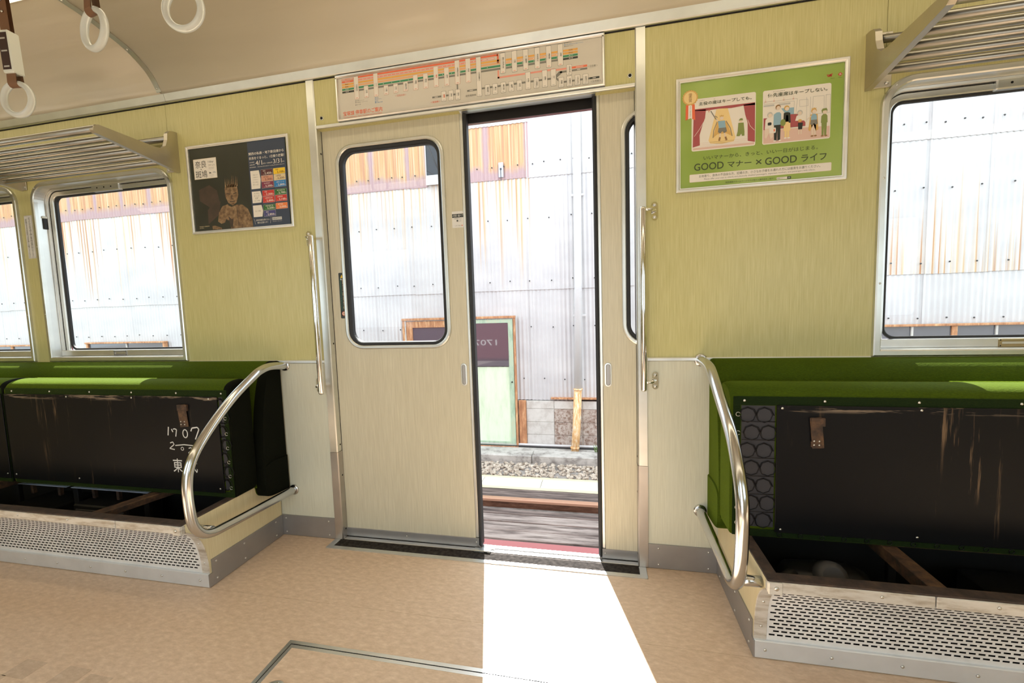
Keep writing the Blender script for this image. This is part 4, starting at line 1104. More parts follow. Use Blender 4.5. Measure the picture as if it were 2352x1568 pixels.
a.P('p_grey', M([(949, 1672), (974, 1672), (977, 1658), (968, 1653), (962, 1660), (955, 1653), (947, 1658)]), 5)
for p in ([(955, 1655), (953, 1634)], [(968, 1655), (973, 1634)]): a.L('p_skin', M(p), .005, 5)
for p in ([(951, 1628), (954, 1640)], [(976, 1628), (972, 1640)]): a.L('p_hair', M(p), .006, 6)
a.L('p_skin', M([(949, 1694), (940, 1704)]), .004, 5); a.L('p_grey', M([(941, 1702), (923, 1734)]), .0026, 6); a.L('p_grey', M([(937, 1715), (945, 1709)]), .0022, 6)
a.L('p_redorange', M([(914, 1733), (922, 1738)]), .001, 6); a.L('p_redorange', M([(918, 1740), (917, 1728)]), .001, 6)
a.E('p_skin', 1.022, 1.688, .0055, .006, 5); a.P('p_olive', M([(1015, 1690), (1029, 1690), (1027, 1697), (1020, 1697)]), 6); a.P('p_olive', M([(1014, 1682), (1031, 1682), (1034, 1652), (1012, 1652)]), 5)
a.P('p_olive', M([(1012, 1653), (1034, 1653), (1034, 1637), (1026, 1637), (1024, 1645), (1018, 1637), (1008, 1638)]), 6)
a.T('主役の座はキープしても。', 'p_text', .883, 1.056, 1.757, 1.769, 4, bold=.012); a.T('しゅやく', 'p_grey', .884, .902, 1.7715, 1.7755, 4); a.T('ざ', 'p_grey', .932, .937, 1.7715, 1.7755, 4)
# badge
sc = [(.854 + (.0275 if k % 2 else .0245) * math.cos(math.pi * k / 20), 1.7875 + (.0275 if k % 2 else .0245) * math.sin(math.pi * k / 20)) for k in range(40)]
a.P('p_redorange', M([(839, 1764), (869, 1764), (871, 1709), (855, 1717), (838, 1711)]), 4); a.P('p_cream', M([(848, 1764), (860, 1764), (861, 1714), (855, 1717), (847, 1714)]), 5)
a.P('p_gold', sc, 6); a.E('p_spot', .854, 1.7875, .0215, .0215, 7); a.T('優秀賞', 'p_hair', .848, .860, 1.772, 1.803, 8, True); a.T('マナーポスター', 'p_grey', .8520, .8565, 1.722, 1.758, 6, True)
# scene two: inside a train
a.P('p_rose', M([(1094, 1648), (1300, 1640), (1300, 1603), (1095, 1602)]), 2)
a.P('p_maroon', M([(1095, 1688), (1120, 1686), (1122, 1650), (1226, 1648), (1226, 1660), (1205, 1690), (1180, 1692), (1150, 1672), (1135, 1650), (1095, 1648)]), 3)
def outline(pts, w=.0011, mat='p_lgrey', l=3): a.L(mat, M(pts + pts[:1]), w, l)
outline([(1096, 1742), (1199, 1742), (1196, 1690), (1190, 1690), (1190, 1735), (1096, 1735)]); outline([(1206, 1736), (1232, 1735), (1233, 1714), (1207, 1714)]); outline([(1248, 1742), (1281, 1741), (1282, 1684), (1247, 1684)]); outline([(1287, 1743), (1300, 1743), (1300, 1684), (1287, 1684)])
a.P('p_sky', M([(1150, 1715), (1190, 1714), (1190, 1690), (1172, 1690), (1160, 1700)]), 2)
for x in (1100, 1127, 1157, 1187): a.L('p_rose', M([(x, 1752), (x, 1745)]), .0009, 4); a.E('p_rose', x / 1000, 1.7425, .003, .003, 4, 8)
a.R('p_lgrey', 1.0945, 1.128, 1.726, 1.7315, 4); a.R('p_lgrey', 1.142, 1.178, 1.726, 1.7315, 4)
a.L('p_lgrey', M([(1228, 1742), (1229, 1660)]), .0012, 3); a.L('p_lgrey', M([(1240, 1742), (1239, 1650)]), .0012, 3)
def man(hx, hz, hair, top, x0, x1, z0, z1, leg, lz, hat=None, shoes='p_cream'):
    a.P(top, M([(x0, z1 - 6), (hx - 4, z1), (hx + 5, z1), (x1, z1 - 6), (x1 + 1, z0), (x0 - 1, z0)]), 6)
    a.E(hair, hx / 1000, hz / 1000 + .002, .0082, .0085, 7); a.E('p_skin', hx / 1000 + .0008, hz / 1000 - .001, .0062, .0068, 8)
    mid = (x0 + x1) / 2
    a.P(leg, M([(x0 + 1, z0 + 1), (x1 - 1, z0 + 1), (x1 - 2, lz), (mid + 1.2, lz), (mid, z0 - 12), (mid - 1.2, lz), (x0 + 2, lz)]), 5)
    for q in (x0 + 4, x1 - 3): a.E(shoes, q / 1000, lz / 1000, .0048, .0026, 6, 8)
    if hat: a.P(hat, M([(hx - 10, hz + 3), (hx + 9, hz + 4), (hx + 6, hz + 11), (hx - 6, hz + 10)]), 9)
man(1140, 1718, 'p_hair', 'p_sky', 1127, 1150, 1661, 1703, 'p_black', 1608)
man(1167, 1712, 'p_blond', 'p_black', 1160, 1178, 1668, 1700, 'p_spot', 1614)
a.P('p_spot', M([(1160, 1690), (1178, 1690), (1180, 1638), (1158, 1638)]), 6); a.P('p_black', M([(1158, 1698), (1166, 1700), (1164, 1662), (1157, 1664)]), 7); a.P('p_black', M([(1170, 1700), (1178, 1697), (1180, 1664), (1174, 1664)]), 7); a.E('p_olive', 1.156, 1.6665, .0085, .0115, 8)
a.P('p_cream', M([(1194, 1668), (1198, 1684), (1208, 1688), (1219, 1684), (1224, 1666)]), 6); a.E('p_lgrey', 1.208, 1.6935, .0085, .009, 7); a.E('p_skin', 1.208, 1.6915, .006, .0065, 8); a.P('p_black', M([(1203, 1660), (1218, 1660), (1216, 1638), (1204, 1638)]), 6); a.E('p_gold', 1.2085, 1.667, .006, .005, 8)
for x in (1206, 1213): a.L('p_skin', M([(x, 1638), (x, 1622)]), .004, 6)
a.P('p_gold', M([(1241, 1684), (1262, 1684), (1266, 1632), (1258, 1628), (1250, 1650), (1240, 1628), (1235, 1634)]), 5); man(1251, 1693, 'p_blond', 'p_sky', 1243, 1260, 1664, 1684, 'p_skin', 1612, None, 'p_hair'); a.P('p_grey', M([(1242, 1665), (1261, 1665), (1263, 1651), (1255, 1648), (1252, 1655), (1248, 1648), (1240, 1651)]), 7)
a.P('p_gold', M([(1245, 1699), (1244, 1705), (1248, 1702), (1251, 1706), (1254, 1702), (1258, 1705), (1257, 1699)]), 9)
man(1283, 1688, 'p_olive', 'p_olive', 1274, 1292, 1652, 1680, 'p_olive', 1609, 'p_olive', 'p_hair')
a.P('p_cream', M([(1099, 1650), (1101, 1682), (1110, 1690), (1120, 1689), (1127, 1680), (1128, 1650)]), 5); a.E('p_lgrey', 1.115, 1.6975, .0082, .009, 6); a.E('p_skin', 1.1155, 1.695, .0062, .0068, 7); a.P('p_skin', M([(1099, 1652), (1126, 1652), (1126, 1622), (1118, 1616), (1112, 1636), (1104, 1618), (1099, 1622)]), 6)
a.R('p_black', 1.108, 1.120, 1.662, 1.672, 8, .003); a.R('p_cream', 1.113, 1.134, 1.635, 1.653, 9, .003); a.R('p_redorange', 1.127, 1.131, 1.640, 1.648, 10, .0015)
a.L('p_skin', M([(1230, 1668), (1243, 1678)]), .003, 6)
a.T('優先座席はキープしない。', 'p_text', 1.107, 1.290, 1.7555, 1.769, 4, bold=.012); a.T('ゆうせんざせき', 'p_grey', 1.124, 1.160, 1.7715, 1.7755, 4)
# lettering
a.T('いいマナーから、きっと、いい一日がはじまる。', 'p_text', .900, 1.266, 1.5665, 1.5805, 2)
a.T('GOOD', 'p_text', .868, .967, 1.531, 1.556, 2, bold=.008, res=4); a.T('マナー', 'p_text', .980, 1.058, 1.533, 1.553, 2, bold=.012); a.T('×', 'p_text', 1.072, 1.091, 1.534, 1.551, 2)
a.T('GOOD', 'p_text', 1.102, 1.202, 1.529, 1.554, 2, bold=.008, res=4); a.T('ライフ', 'p_text', 1.216, 1.293, 1.529, 1.553, 2, bold=.012)
a.R('p_lcream', .852, 1.309, 1.491, 1.519, 1, .003); a.R('p_cream', .853, 1.308, 1.4915, 1.5185, 2, .003)
a.T('お年寄り、身体の不自由な方、妊婦の方、小さなお子様をお連れの方には座席をお譲りください。', 'p_text', .885, 1.275, 1.5055, 1.5150, 3)
a.T('Please offer your seat to elderly and physically disabled passengers, expectant mothers, and passengers with infants.', 'p_grey', .902, 1.260, 1.4950, 1.5020, 3)
a.T('阪急電鉄のホームページでその他の入選作品をご紹介！', 'p_text', .974, 1.132, 1.4780, 1.4845, 2); a.R('p_cream', 1.140, 1.185, 1.4755, 1.4835, 2); a.R('p_black', 1.173, 1.185, 1.4755, 1.4835, 3); a.T('阪急マナー', 'p_text', 1.142, 1.165, 1.4775, 1.4815, 4); a.T('検索', 'p_cream', 1.1755, 1.1825, 1.4775, 1.4815, 4)
for k in range(3): a.L('p_red', M([(1288 + k * 4.5, 1808), (1292 + k * 4.5, 1800), (1297 + k * 3, 1806 + k * 2)]), .0022, 2)
a.P('p_red', M([(1320, 1804), (1327, 1811), (1334, 1804), (1327, 1797)]), 2); a.L('p_cream', M([(1324, 1805), (1331, 1803)]), .0016, 3); a.L('p_cream', M([(1327, 1808), (1326, 1800)]), .0016, 3)
a.T('Hankyu', 'p_text', 1.2990, 1.3110, 1.7925, 1.7950, 2); a.T('Nosé', 'p_text', 1.3225, 1.3325, 1.7925, 1.7950, 2)
a.build('poster_print', t)

# --- dark ticket poster
t = empty('poster', (-1.076, 0, 1.447), 'dark poster of a stone figure with coloured price boxes, in a silver frame', 'poster')
poster_frame(t, -1.3515, -.8010, 1.4475, 1.8500, .0145, 'bright_aluminium')
MB('p_poster_dark').box(-1.3395, -.8220, -.0045, -.0008, 1.4600, 1.8385).build('sheet', t)
a = Art(-.0046, .00018)
a.R('p_navy', -1.0185, -.8235, 1.4615, 1.8370, 1)
a.P('p_haze', M([(-1300, 1650), (-1240, 1668), (-1200, 1640), (-1190, 1590), (-1235, 1560), (-1300, 1600)]), 1); a.P('p_haze', M([(-1260, 1555), (-1215, 1600), (-1185, 1588), (-1200, 1530), (-1262, 1490)]), 1.5)
# plain stone bust
a.P('p_stone', M([(-1150, 1572), (-1128, 1560), (-1100, 1568), (-1068, 1566), (-1040, 1545), (-1022, 1500), (-1019, 1463), (-1140, 1463), (-1140, 1498), (-1160, 1505), (-1168, 1540)]), 2)
a.P('p_stone', M([(-1145, 1574), (-1177, 1567), (-1198, 1540), (-1208, 1500), (-1190, 1488), (-1170, 1492), (-1155, 1520)]), 3); a.P('p_stone', M([(-1243, 1482), (-1225, 1482), (-1190, 1470), (-1190, 1463), (-1240, 1466)]), 2)
a.P('p_haze', M([(-1148, 1520), (-1132, 1505), (-1122, 1508), (-1128, 1470), (-1142, 1470)]), 4)
a.P('p_stone', M([(-1157, 1645), (-1140, 1660), (-1110, 1662), (-1088, 1650), (-1085, 1612), (-1098, 1578), (-1120, 1566), (-1143, 1580), (-1156, 1608)]), 4)
for x in range(-1155, -1085, 9): a.P('p_stone', M([(x, 1645), (x + 7, 1650), (x + 4 + (x % 5), 1682 + (x * 7) % 22)]), 4)
for p in ([(-1148, 1622), (-1128, 1617)], [(-1112, 1617), (-1094, 1622)], [(-1120, 1612), (-1123, 1596), (-1113, 1594)], [(-1134, 1584), (-1106, 1584)]): a.L('p_haze', M(p), .004, 5)
a.L('p_haze', M([(-1098, 1560), (-1096, 1475)]), .0022, 5)
# ticket
a.R('p_lcream', -1.3175, -1.1905, 1.6980, 1.7890, 2); a.R('p_cream', -1.3165, -1.1915, 1.6990, 1.7880, 3)
a.T('奈良', 'p_black', -1.308, -1.246, 1.748, 1.7805, 4); a.T('・', 'p_black', -1.279, -1.274, 1.739, 1.744, 4); a.T('斑鳩', 'p_black', -1.309, -1.245, 1.7035, 1.7365, 4)
a.T('1day', 'p_black', -1.235, -1.205, 1.765, 1.777, 4); a.T('チケット', 'p_black', -1.234, -1.200, 1.7515, 1.7605, 4); a.T('NARA IKARUGA', 'p_grey', -1.234, -1.204, 1.7435, 1.7465, 4); a.T('1day ticket', 'p_grey', -1.234, -1.206, 1.7385, 1.7415, 4)
a.P('p_black', M([(-1233, 1722), (-1231, 1728), (-1229, 1724), (-1223, 1724), (-1222, 1716), (-1224, 1720), (-1229, 1720), (-1230, 1716)]), 4)
a.P('p_lgrey', M([(-1215, 1721), (-1212, 1726), (-1204, 1727), (-1197, 1724), (-1196, 1719), (-1206, 1721)]), 4); a.T('デジタル', 'p_grey', -1.232, -1.208, 1.7100, 1.7135, 4); a.T('きっぷ', 'p_grey', -1.226, -1.212, 1.7045, 1.7080, 4)
# headline and dates
a.T('関西の私鉄・地下鉄沿線から', 'p_cream', -1.0135, -.8315, 1.7770, 1.7895, 3, bold=.01); a.T('奈良をぐるっと、1日乗り放題！', 'p_cream', -1.0140, -.8310, 1.7570, 1.7695, 3, bold=.01)
a.T('【有効期間】', 'p_cream', -1.012, -.988, 1.7435, 1.7480, 3); a.T('2025年', 'p_cream', -1.012, -.985, 1.7320, 1.7385, 3); a.T('4/1', 'p_cream', -.981, -.947, 1.7315, 1.7510, 3); a.T('(火)～2026年', 'p_cream', -.944, -.893, 1.7320, 1.7400, 3); a.T('3/31', 'p_cream', -.889, -.846, 1.7310, 1.7500, 3); a.T('(火)', 'p_cream', -.843, -.832, 1.7320, 1.7390, 3)
a.T('発売期間：2025年3月18日から2026年3月31日まで', 'p_cream', -1.0135, -.833, 1.7220, 1.7262, 3)
for (z0, z1, tx) in ((1.629, 1.709, ('ご購入から', 'ご利用まで', 'スマホひとつ', 'デジタル', 'きっぷ')), (1.567, 1.618, ('デジタル', 'きっぷ', 'or', 'カード券')), (1.505, 1.5565, ('カード券',))):
    zc = (z0 + z1) / 2
    a.P('p_cream', [(-1.0125, z0), (-.966, z0), (-.9605, zc), (-.967, z1), (-1.0125, z1)], 2)
    n = len(tx); h = min(.0095, (z1 - z0) / (n + 1))
    for k, w in enumerate(tx):
        hh = .0048 if n == 5 and k < 3 else .0075; zz = zc + ((n - 1) / 2 - k) * h * 1.12 - hh / 2
        a.T(w, 'p_grey', -1.002 if len(w) > 2 else -.996, -.974 if len(w) > 2 else -.980, zz, zz + hh, 3)
C1, C2 = (-.9575, -.8955), (-.8925, -.8315)
for (cx, z0, z1, col, nm, pr, tc) in ((C1, 1.6835, 1.7100, 'p_brown', '阪急', '2,450', 'p_cream'), (C2, 1.6835, 1.7100, 'p_yellow', '阪神', '2,100', 'p_brown'), (C1, 1.6570, 1.6830, 'p_salmon', '神戸電鉄', '2,300', 'p_brown'), (C2, 1.6570, 1.6830, 'p_lcream', '山陽電車', '2,200', 'p_brown'),
        (C1, 1.6280, 1.6565, 'p_wine', '北大阪急行', '2,300', 'p_cream'), (C2, 1.6280, 1.6565, 'p_blue', '大阪モノレール', '2,800', 'p_cream'), (C1, 1.5920, 1.6185, 'p_red', '京阪', '2,200', 'p_cream'), (C2, 1.5935, 1.6195, 'p_dgreen', '神戸市営地下鉄', '2,700', 'p_cream'),
        (C1, 1.5635, 1.5915, 'p_red', '山陽明石以東', '2,800', 'p_cream'), (C2, 1.5650, 1.5930, 'p_red', '山陽全線', '3,100', 'p_cream'), (C1, 1.5310, 1.5560, 'p_dgreen', '京都市営地下鉄', '2,200', 'p_cream'), (C2, 1.5320, 1.5590, 'p_orange', '神戸電鉄', '3,000', 'p_cream'), (C1, 1.5030, 1.5300, 'p_violet', '南海', '2,850', 'p_cream')):
    a.R('p_lgrey', cx[0], cx[1], z0, z1, 2, .0015); a.R(col, cx[0] + .0007, cx[1] - .0007, z0 + .0007, z1 - .0007, 3, .0012)
    zm = z0 + (z1 - z0) * .62; a.T(nm, tc, cx[0] + .012, cx[0] + .012 + min(.040, .0065 * len(nm)), zm, zm + .0065, 4); a.T('大人', tc, cx[0] + .010, cx[0] + .016, z0 + .004, z0 + .0075, 4)
    a.T(pr, tc, cx[0] + .019, cx[1] - .0085, z0 + .003, z0 + .0135, 4, bold=.012); a.T('円', tc, cx[1] - .0075, cx[1] - .0025, z0 + .004, z0 + .009, 4)
a.L('p_cream', M([(-1012, 1498), (-1005, 1473)]), .0008, 2); a.L('p_cream', M([(-922, 1498), (-927, 1473)]), .0008, 2)
a.T('近鉄奈良駅を降りたら', 'p_cream', -1.003, -.931, 1.4865, 1.4945, 2); a.T('観光立国スタ！', 'p_cream', -.995, -.940, 1.4750, 1.4830, 2)
a.R('p_lgrey', -.916, -.866, 1.4850, 1.4980, 2, .001); a.T('奈良1dayチケット', 'p_navy', -.912, -.870, 1.4880, 1.4945, 3); a.T('https 詳しくはこちら', 'p_cream', -.914, -.866, 1.4775, 1.4810, 2)
a.T('写真協力 新薬師寺', 'p_lcream', -1.314, -1.258, 1.4800, 1.4845, 2); a.T('(奈良県)', 'p_lcream', -1.314, -1.290, 1.4730, 1.4770, 2)
a.build('poster_print', t)

# --- route map over the doorway
t = empty('route_map', (0, 0, 1.867), 'long railway route map board in a metal frame above the doorway', 'sign')
mb = MB('bright_aluminium'); ring(mb, -.5545, .5570, 1.8675, 2.0535, .003, [(0, -.0005), (.001, -.014), (.004, -.0165), (.008, -.015), (.0105, -.010), (.011, -.004)], 3); fr = mb.build('frame', t)
ms = MB('dark_hole')
for x, z in ((-.549, 2.040), (.551, 2.040)): ms.bolt((x, -.0165, z), (0, -1, 0), .002, .001)
ms.build('screw', fr)
MB('p_map_ground').box(-.5445, .5470, -.0055, -.001, 1.8775, 2.0440).build('sheet', t)
a = Art(-.0056, .00018)
LZ = dict(ro=2.0265, r=2.0375, am=2.0165, pe=2.0065, gr=1.9960, gy=1.9855); hw = .0037
def line(mat, x0, x1, z, l=1, w=hw): a.R(mat, x0, x1, z - w, z + w, l)
# left stubs
line('p_redorange', -.527, -.472, 2.0350, 1); line('p_map_ground', -.525, -.474, 2.0350, 2, .0022); line('p_redorange', -.527, -.472, 2.0260); line('p_amber', -.527, -.472, 2.0155); line('p_amber', -.527, -.472, 2.0055); line('p_green', -.527, -.472, 1.9955); line('p_black', -.527, -.472, 1.9850)
for z, w, c in ((2.0350, '通勤特急', 'p_orange'), (2.0260, '特急日生', 'p_cream'), (2.0155, '急行', 'p_black'), (2.0055, '準急', 'p_black'), (1.9955, '普通', 'p_cream'), (1.9850, '普通', 'p_cream')):
    a.T(w, c, -.512, -.487 if len(w) > 2 else -.497, z - .0021, z + .0021, 3)
x0, x1 = -.450, .153
line('p_redorange', x0, .151, LZ['r']); line('p_pink', x0, .138, LZ['ro']); line('p_amber', x0, .162, LZ['am']); line('p_peach', x0, .162, LZ['pe']); line('p_green', x0, .162, LZ['gr']); line('p_grey', x0, .162, LZ['gy'])
a.R('p_redorange', .1475, .1545, 2.0075, 2.0410, 1); a.R('p_pink', .1475, .1545, 1.9500, 1.9800, 1)
a.R('p_cream', .092, .136, 2.0252, 2.0278, 2)
for k in range(30):
    x = -.430 + k * .0185
    a.R('p_cream', x, x + .0035, 2.0255, 2.0275, 2)
    if k % 2: a.P('p_cream', [(x, 1.994), (x + .003, 1.996), (x, 1.998)], 2)
line('p_amber', .182, .458, 2.0145); line('p_peach', .182, .402, 2.0045); line('p_amber', .402, .458, 2.0045); line('p_green', .182, .458, 1.9945); line('p_grey', .182, .402, 1.9850); line('p_black', .402, .458, 1.9850)
for z, w, c in ((2.0145, '特急', 'p_grey'), (2.0045, '準特急', 'p_grey'), (1.9945, '急行', 'p_cream'), (1.9850, '普通', 'p_cream')): a.T(w, c, .424, .440, z - .0020, z + .0020, 3)
for k in range(5):
    x = .196 + k * .0445; a.P('p_cream', [(x + .006, 1.9925), (x + .009, 1.9945), (x + .006, 1.9965)], 2); a.R('p_cream', x + .004, x + .008, 2.0032, 2.0056, 2)
a.R('p_pink', .1475, .372, 1.9500, 1.9565, 1); a.R('p_pink', .372, .420, 1.9465, 1.9535, 1); line('p_redorange', .430, .492, 1.9500); a.R('p_cream', .450, .478, 1.9490, 1.9510, 2)
line('p_grey', .079, .372, 1.9215, 1, .0034); a.P('p_grey', M([(366, 1924), (372, 1918), (398, 1936), (398, 1943), (386, 1943)]), 1); line('p_grey', .390, .492, 1.9400, 1, .0034); a.R('p_cream', .454, .466, 1.9390, 1.9410, 2)
a.P('p_grey', M([(366, 1924), (372, 1920), (390, 1900), (396, 1900), (396, 1907), (378, 1922)]), 1); line('p_grey', .392, .500, 1.9030, 1, .0034); line('p_black', .500, .536, 1.9030, 1, .0034); a.R('p_cream', .511, .523, 1.9020, 1.9040, 2)
line('p_grey', .022, .062, 1.9200, 1, .0034); a.R('p_cream', .032, .046, 1.9190, 1.9210, 2); line('p_grey', -.126, -.018, 1.9140, 1, .0034); a.R('p_cream', -.116, -.102, 1.9128, 1.9152, 2); a.R('p_grey', -.0205, -.0150, 1.928, 1.952, 1)
STN = [('大阪梅田', -460, 2041, 1950), ('中津', -416, 1998, 1950), ('十三', -371, 2041, 1950), ('三国', -326, 1988, 1950), ('庄内', -283, 1988, 1952), ('服部天神', -239, 1990, 1953), ('曽根', -195, 2011, 1952), ('岡町', -151, 2010, 1952), ('豊中', -106, 2031, 1952), ('蛍池', -61, 2020, 1951), ('石橋阪大前', -16, 2041, 1951),
       ('箕面', -77, 1932, 1893), ('牧落', -46, 1932, 1892), ('桜井', -17, 1932, 1891), ('池田', 29, 2042, 1951), ('川西能勢口', 72, 2041, 1893), ('雲雀丘花屋敷', 170, 2042, 1966), ('山本', 216, 2043, 1965), ('中山観音', 260, 2042, 1966), ('売布神社', 305, 2042, 1965), ('清荒神', 349, 2041, 1963), ('宝塚', 393, 2041, 1963),
       ('絹延橋', 105, 1933, 1893), ('滝山', 136, 1933, 1893), ('鶯の森', 169, 1934, 1894), ('鼓滝', 201, 1933, 1894), ('多田', 233, 1933, 1894), ('平野', 267, 1958, 1894), ('一の鳥居', 299, 1933, 1894), ('畦野', 332, 1956, 1893), ('山下', 365, 1955, 1893), ('日生中央', 425, 1963, 1925), ('笹部', 394, 1921, 1884), ('光風台', 425, 1922, 1883), ('ときわ台', 455, 1922, 1884), ('妙見口', 485, 1921, 1883)]
RED = {'豊中', '箕面', '宝塚'}
for nm, x, zt, zb in STN:
    x, zt, zb = x / 1000, zt / 1000, zb / 1000
    a.box_outline('p_salmon' if zb > 1.94 and x < .1 else 'p_grey', 'p_cream', x - .0103, x + .0103, zb, zt, .0009, 3, .0022)
    h = min(.0068 * len(nm), (zt - zb) * .62); zc = (zt + zb) / 2 + .001
    if h / len(nm) < .0068: zc += .0
    a.T(nm, 'p_redorange' if nm in RED and x < 0 else 'p_grey', x - .0012, x + .0056, zc - h / 2, zc + h / 2, 6, True, .01)
    a.R('p_lgrey', x - .0062, x - .0048, zc - h / 2, zc + h / 2, 6)
    a.R('p_pink' if zb > 1.94 else 'p_lgrey', x - .0045, x + .0045, zb + .0040, zb + .0060, 6)
a.T('宝塚線 停車駅のご案内', 'p_redorange', -.529, -.348, 1.8885, 1.9075, 2, bold=.008); a.T('Train Stop Information, Hankyu Takarazuka Line & Nose Railway', 'p_redorange', -.528, -.349, 1.8795, 1.8850, 2, bold=.01)
a.T('＜宝塚本線＞', 'p_pink', -.287, -.238, 1.9365, 1.9450, 2); a.T('＜箕面線＞', 'p_redorange', -.134, -.092, 1.8920, 1.8995, 2); a.T('能勢電鉄線', 'p_grey', .015, .058, 1.8975, 1.9055, 2); a.T('Nose Railway', 'p_lgrey', .020, .053, 1.8930, 1.8955, 2)
a.T('＜日生線＞', 'p_grey', .4935, .530, 1.9420, 1.9500, 2); a.T('Nissei Line', 'p_lgrey', .501, .522, 1.9375, 1.9400, 2); a.T('＜妙見線＞', 'p_grey', .5040, .541, 1.8870, 1.8945, 2); a.T('Myoken Line', 'p_lgrey', .510, .534, 1.8825, 1.8850, 2)
for x, z, tx, cl, w in ((-.470, 1.942, '■神戸線 Kobe Line', 'p_grey', .042), (-.470, 1.935, '■京都線 Kyoto Line', 'p_grey', .058), (-.470, 1.926, '■地下鉄', 'p_grey', .026), (-.379, 1.943, '■神戸線', 'p_blue', .016), (-.379, 1.937, '■京都線 Kyoto', 'p_blue', .030), (-.379, 1.930, '■箕面', 'p_blue', .014), (-.379, 1.924, '■大阪方面', 'p_blue', .034),
        (-.082, 1.945, '■モノレール Monorail', 'p_lgrey', .038), (.408, 2.0395, '■今津線 Imazu', 'p_grey', .028), (.408, 2.0330, '■JR線 西宮北口方面のりかえ', 'p_blue', .071), (.408, 2.0275, '■歌劇場 Theater', 'p_grey', .034)): a.T(tx, cl, x, x + w, z, z + .0034, 2)
a.build('map_print', t)

# ================================================================== outside
GZ = -1.10
MB('ground_soil').box(-40, 40, -40, 30, GZ - .2, GZ).build('ground', kind='structure')
FY = 4.50
bd = empty('corrugated_building', (-2.5, FY, GZ), 'long building clad in rust-streaked corrugated sheets across the track', 'building')
MB('dark_gap').box(-15.5, 8.5, FY + .03, FY + 2.6, GZ, 4.10).build('wall_core', bd)
# corrugated sheets
PW = .0634
def sheet_mesh(w, h, name, amp=.0085):
    mb = MB('sheet_clean'); n = int(round(w / PW * 6)); lo, hi = [], []
    for k in range(n + 1):
        x = w * k / n; y = -amp * math.cos(2 * math.pi * x / PW)
        lo.append((x, y, 0)); hi.append((x, y, h))
    mb.strip([lo, hi], False, True)
    me = bpy.data.meshes.new(name); me.from_pydata(mb.v, [], mb.f); me.polygons.foreach_set('use_smooth', [True] * len(mb.f)); me.materials.append(MATS['sheet_clean']); me.update(); return me
ROWS = {}
def sheet(x, w, z, h, y, mt):
    k = (round(w, 3), round(h, 3))
    if k not in ROWS: ROWS[k] = sheet_mesh(w, h, 'corrugated_sheet')
    o = bpy.data.objects.new('corrugated_sheet', ROWS[k]); COL.objects.link(o); o.parent = bd
    o.location = Vector((x, y, z)) - bd.location
    o.rotation_euler = (0, random.uniform(-.0025, .0025), 0)
    o.material_slots[0].link = 'OBJECT'; o.material_slots[0].material = MATS[mt]
CW = .62; ov = .045
rnd = random.Random(3)
for c in range(-20, 18):
    x = -2.96 + c * CW; j = rnd.uniform(-.004, .006); jy = (c % 2) * .004
    if x + CW < -15 or x > 8.2: continue
    orange = x < -.6
    # lowest row
    sheet(x, CW + ov, -.345 + j + (.045 if x > -.25 else 0), 1.70, FY + .012 + jy, 'sheet_clean')
    # middle row
    mid = 'sheet_top' if x < -.55 else ('sheet_low' if x > 2.2 else 'sheet_clean')
    if x < -4.5 and c % 3 == 0: mid = 'sheet_top'
    sheet(x, CW + ov, 1.31 + j, 1.66, FY + .002 + jy, mid)
    if orange:
        sheet(x if not (-2.40 < x < -2.30) else x, CW + ov if not (-2.40 < x < -2.30) else .330, 2.93 + j, .86, FY - .008 + jy, 'sheet_orange')
        sheet(x, CW + ov, 3.70 + j, .46, FY - .018 + jy, 'sheet_clean')
    else:
        sheet(x, CW + ov, 2.925 + j, 1.23, FY - .008 + jy, 'sheet_pinkish' if x > 2.2 else 'sheet_clean')
# fixing bolts: far too many and too small to pick apart
mb = MB('machine_grey')
for zr, y, x0, x1, sp in ((3.117, FY - .02, -14.8, 8, .2), (2.346, FY - .012, -14.8, 8, .305), (1.449, FY - .012, -14.8, 8, .305), (.762, FY - .002, -14.8, 8, .305), (-.02, FY - .002, -.6, 8, .305), (3.80, FY - .03, -14.8, 8, .305)):
    x = x0
    while x < x1:
        mb.bolt((x + rnd.uniform(-.02, .02), y, zr + rnd.uniform(-.012, .012)), (0, -1, 0), .011, .012, 6); x += sp
mb.build('bolt', bd, kind='stuff')
# dark opening with a white surround, high up
mb = MB('white_pipe'); mb.plate([(-2.012, 2.945), (-1.69, 2.945), (-1.69, 3.72), (-2.012, 3.72)], [[(-2.0, 3.085), (-1.772, 3.085), (-1.772, 3.655), (-2.0, 3.655)]], WALL, FY - .050, FY - .025); w = mb.build('vent_window', bd)
MB('black_pane').box(-2.001, -1.771, FY - .036, FY - .028, 3.084, 3.656).build('pane', w)
mb = MB('machine_grey'); mb.tube([(-1.992, FY - .04, 3.60), (-1.79, FY - .04, 3.10)], .006, 6); mb.tube([(-1.99, FY - .04, 3.16), (-1.88, FY - .04, 3.09)], .004, 6); mb.build('brace', w)
mb = MB('bar_grey'); mb.box(-.885, -.815, FY - .04, FY - .016, 2.96, 3.17, .004); b_ = mb.build('wall_bracket', bd)
mb = MB('machine_grey'); mb.box(-.856, -.846, FY - .044, FY - .039, 2.91, 3.09, .001); mb.obox((-.850, FY - .0425, 3.075), ((.7, 0, .7), (0, 1, 0), (-.7, 0, .7)), (.018, .002, .004)); mb.obox((-.850, FY - .0425, 3.075), ((-.7, 0, .7), (0, 1, 0), (.7, 0, .7)), (.018, .002, .004)); mb.build('clip', b_)
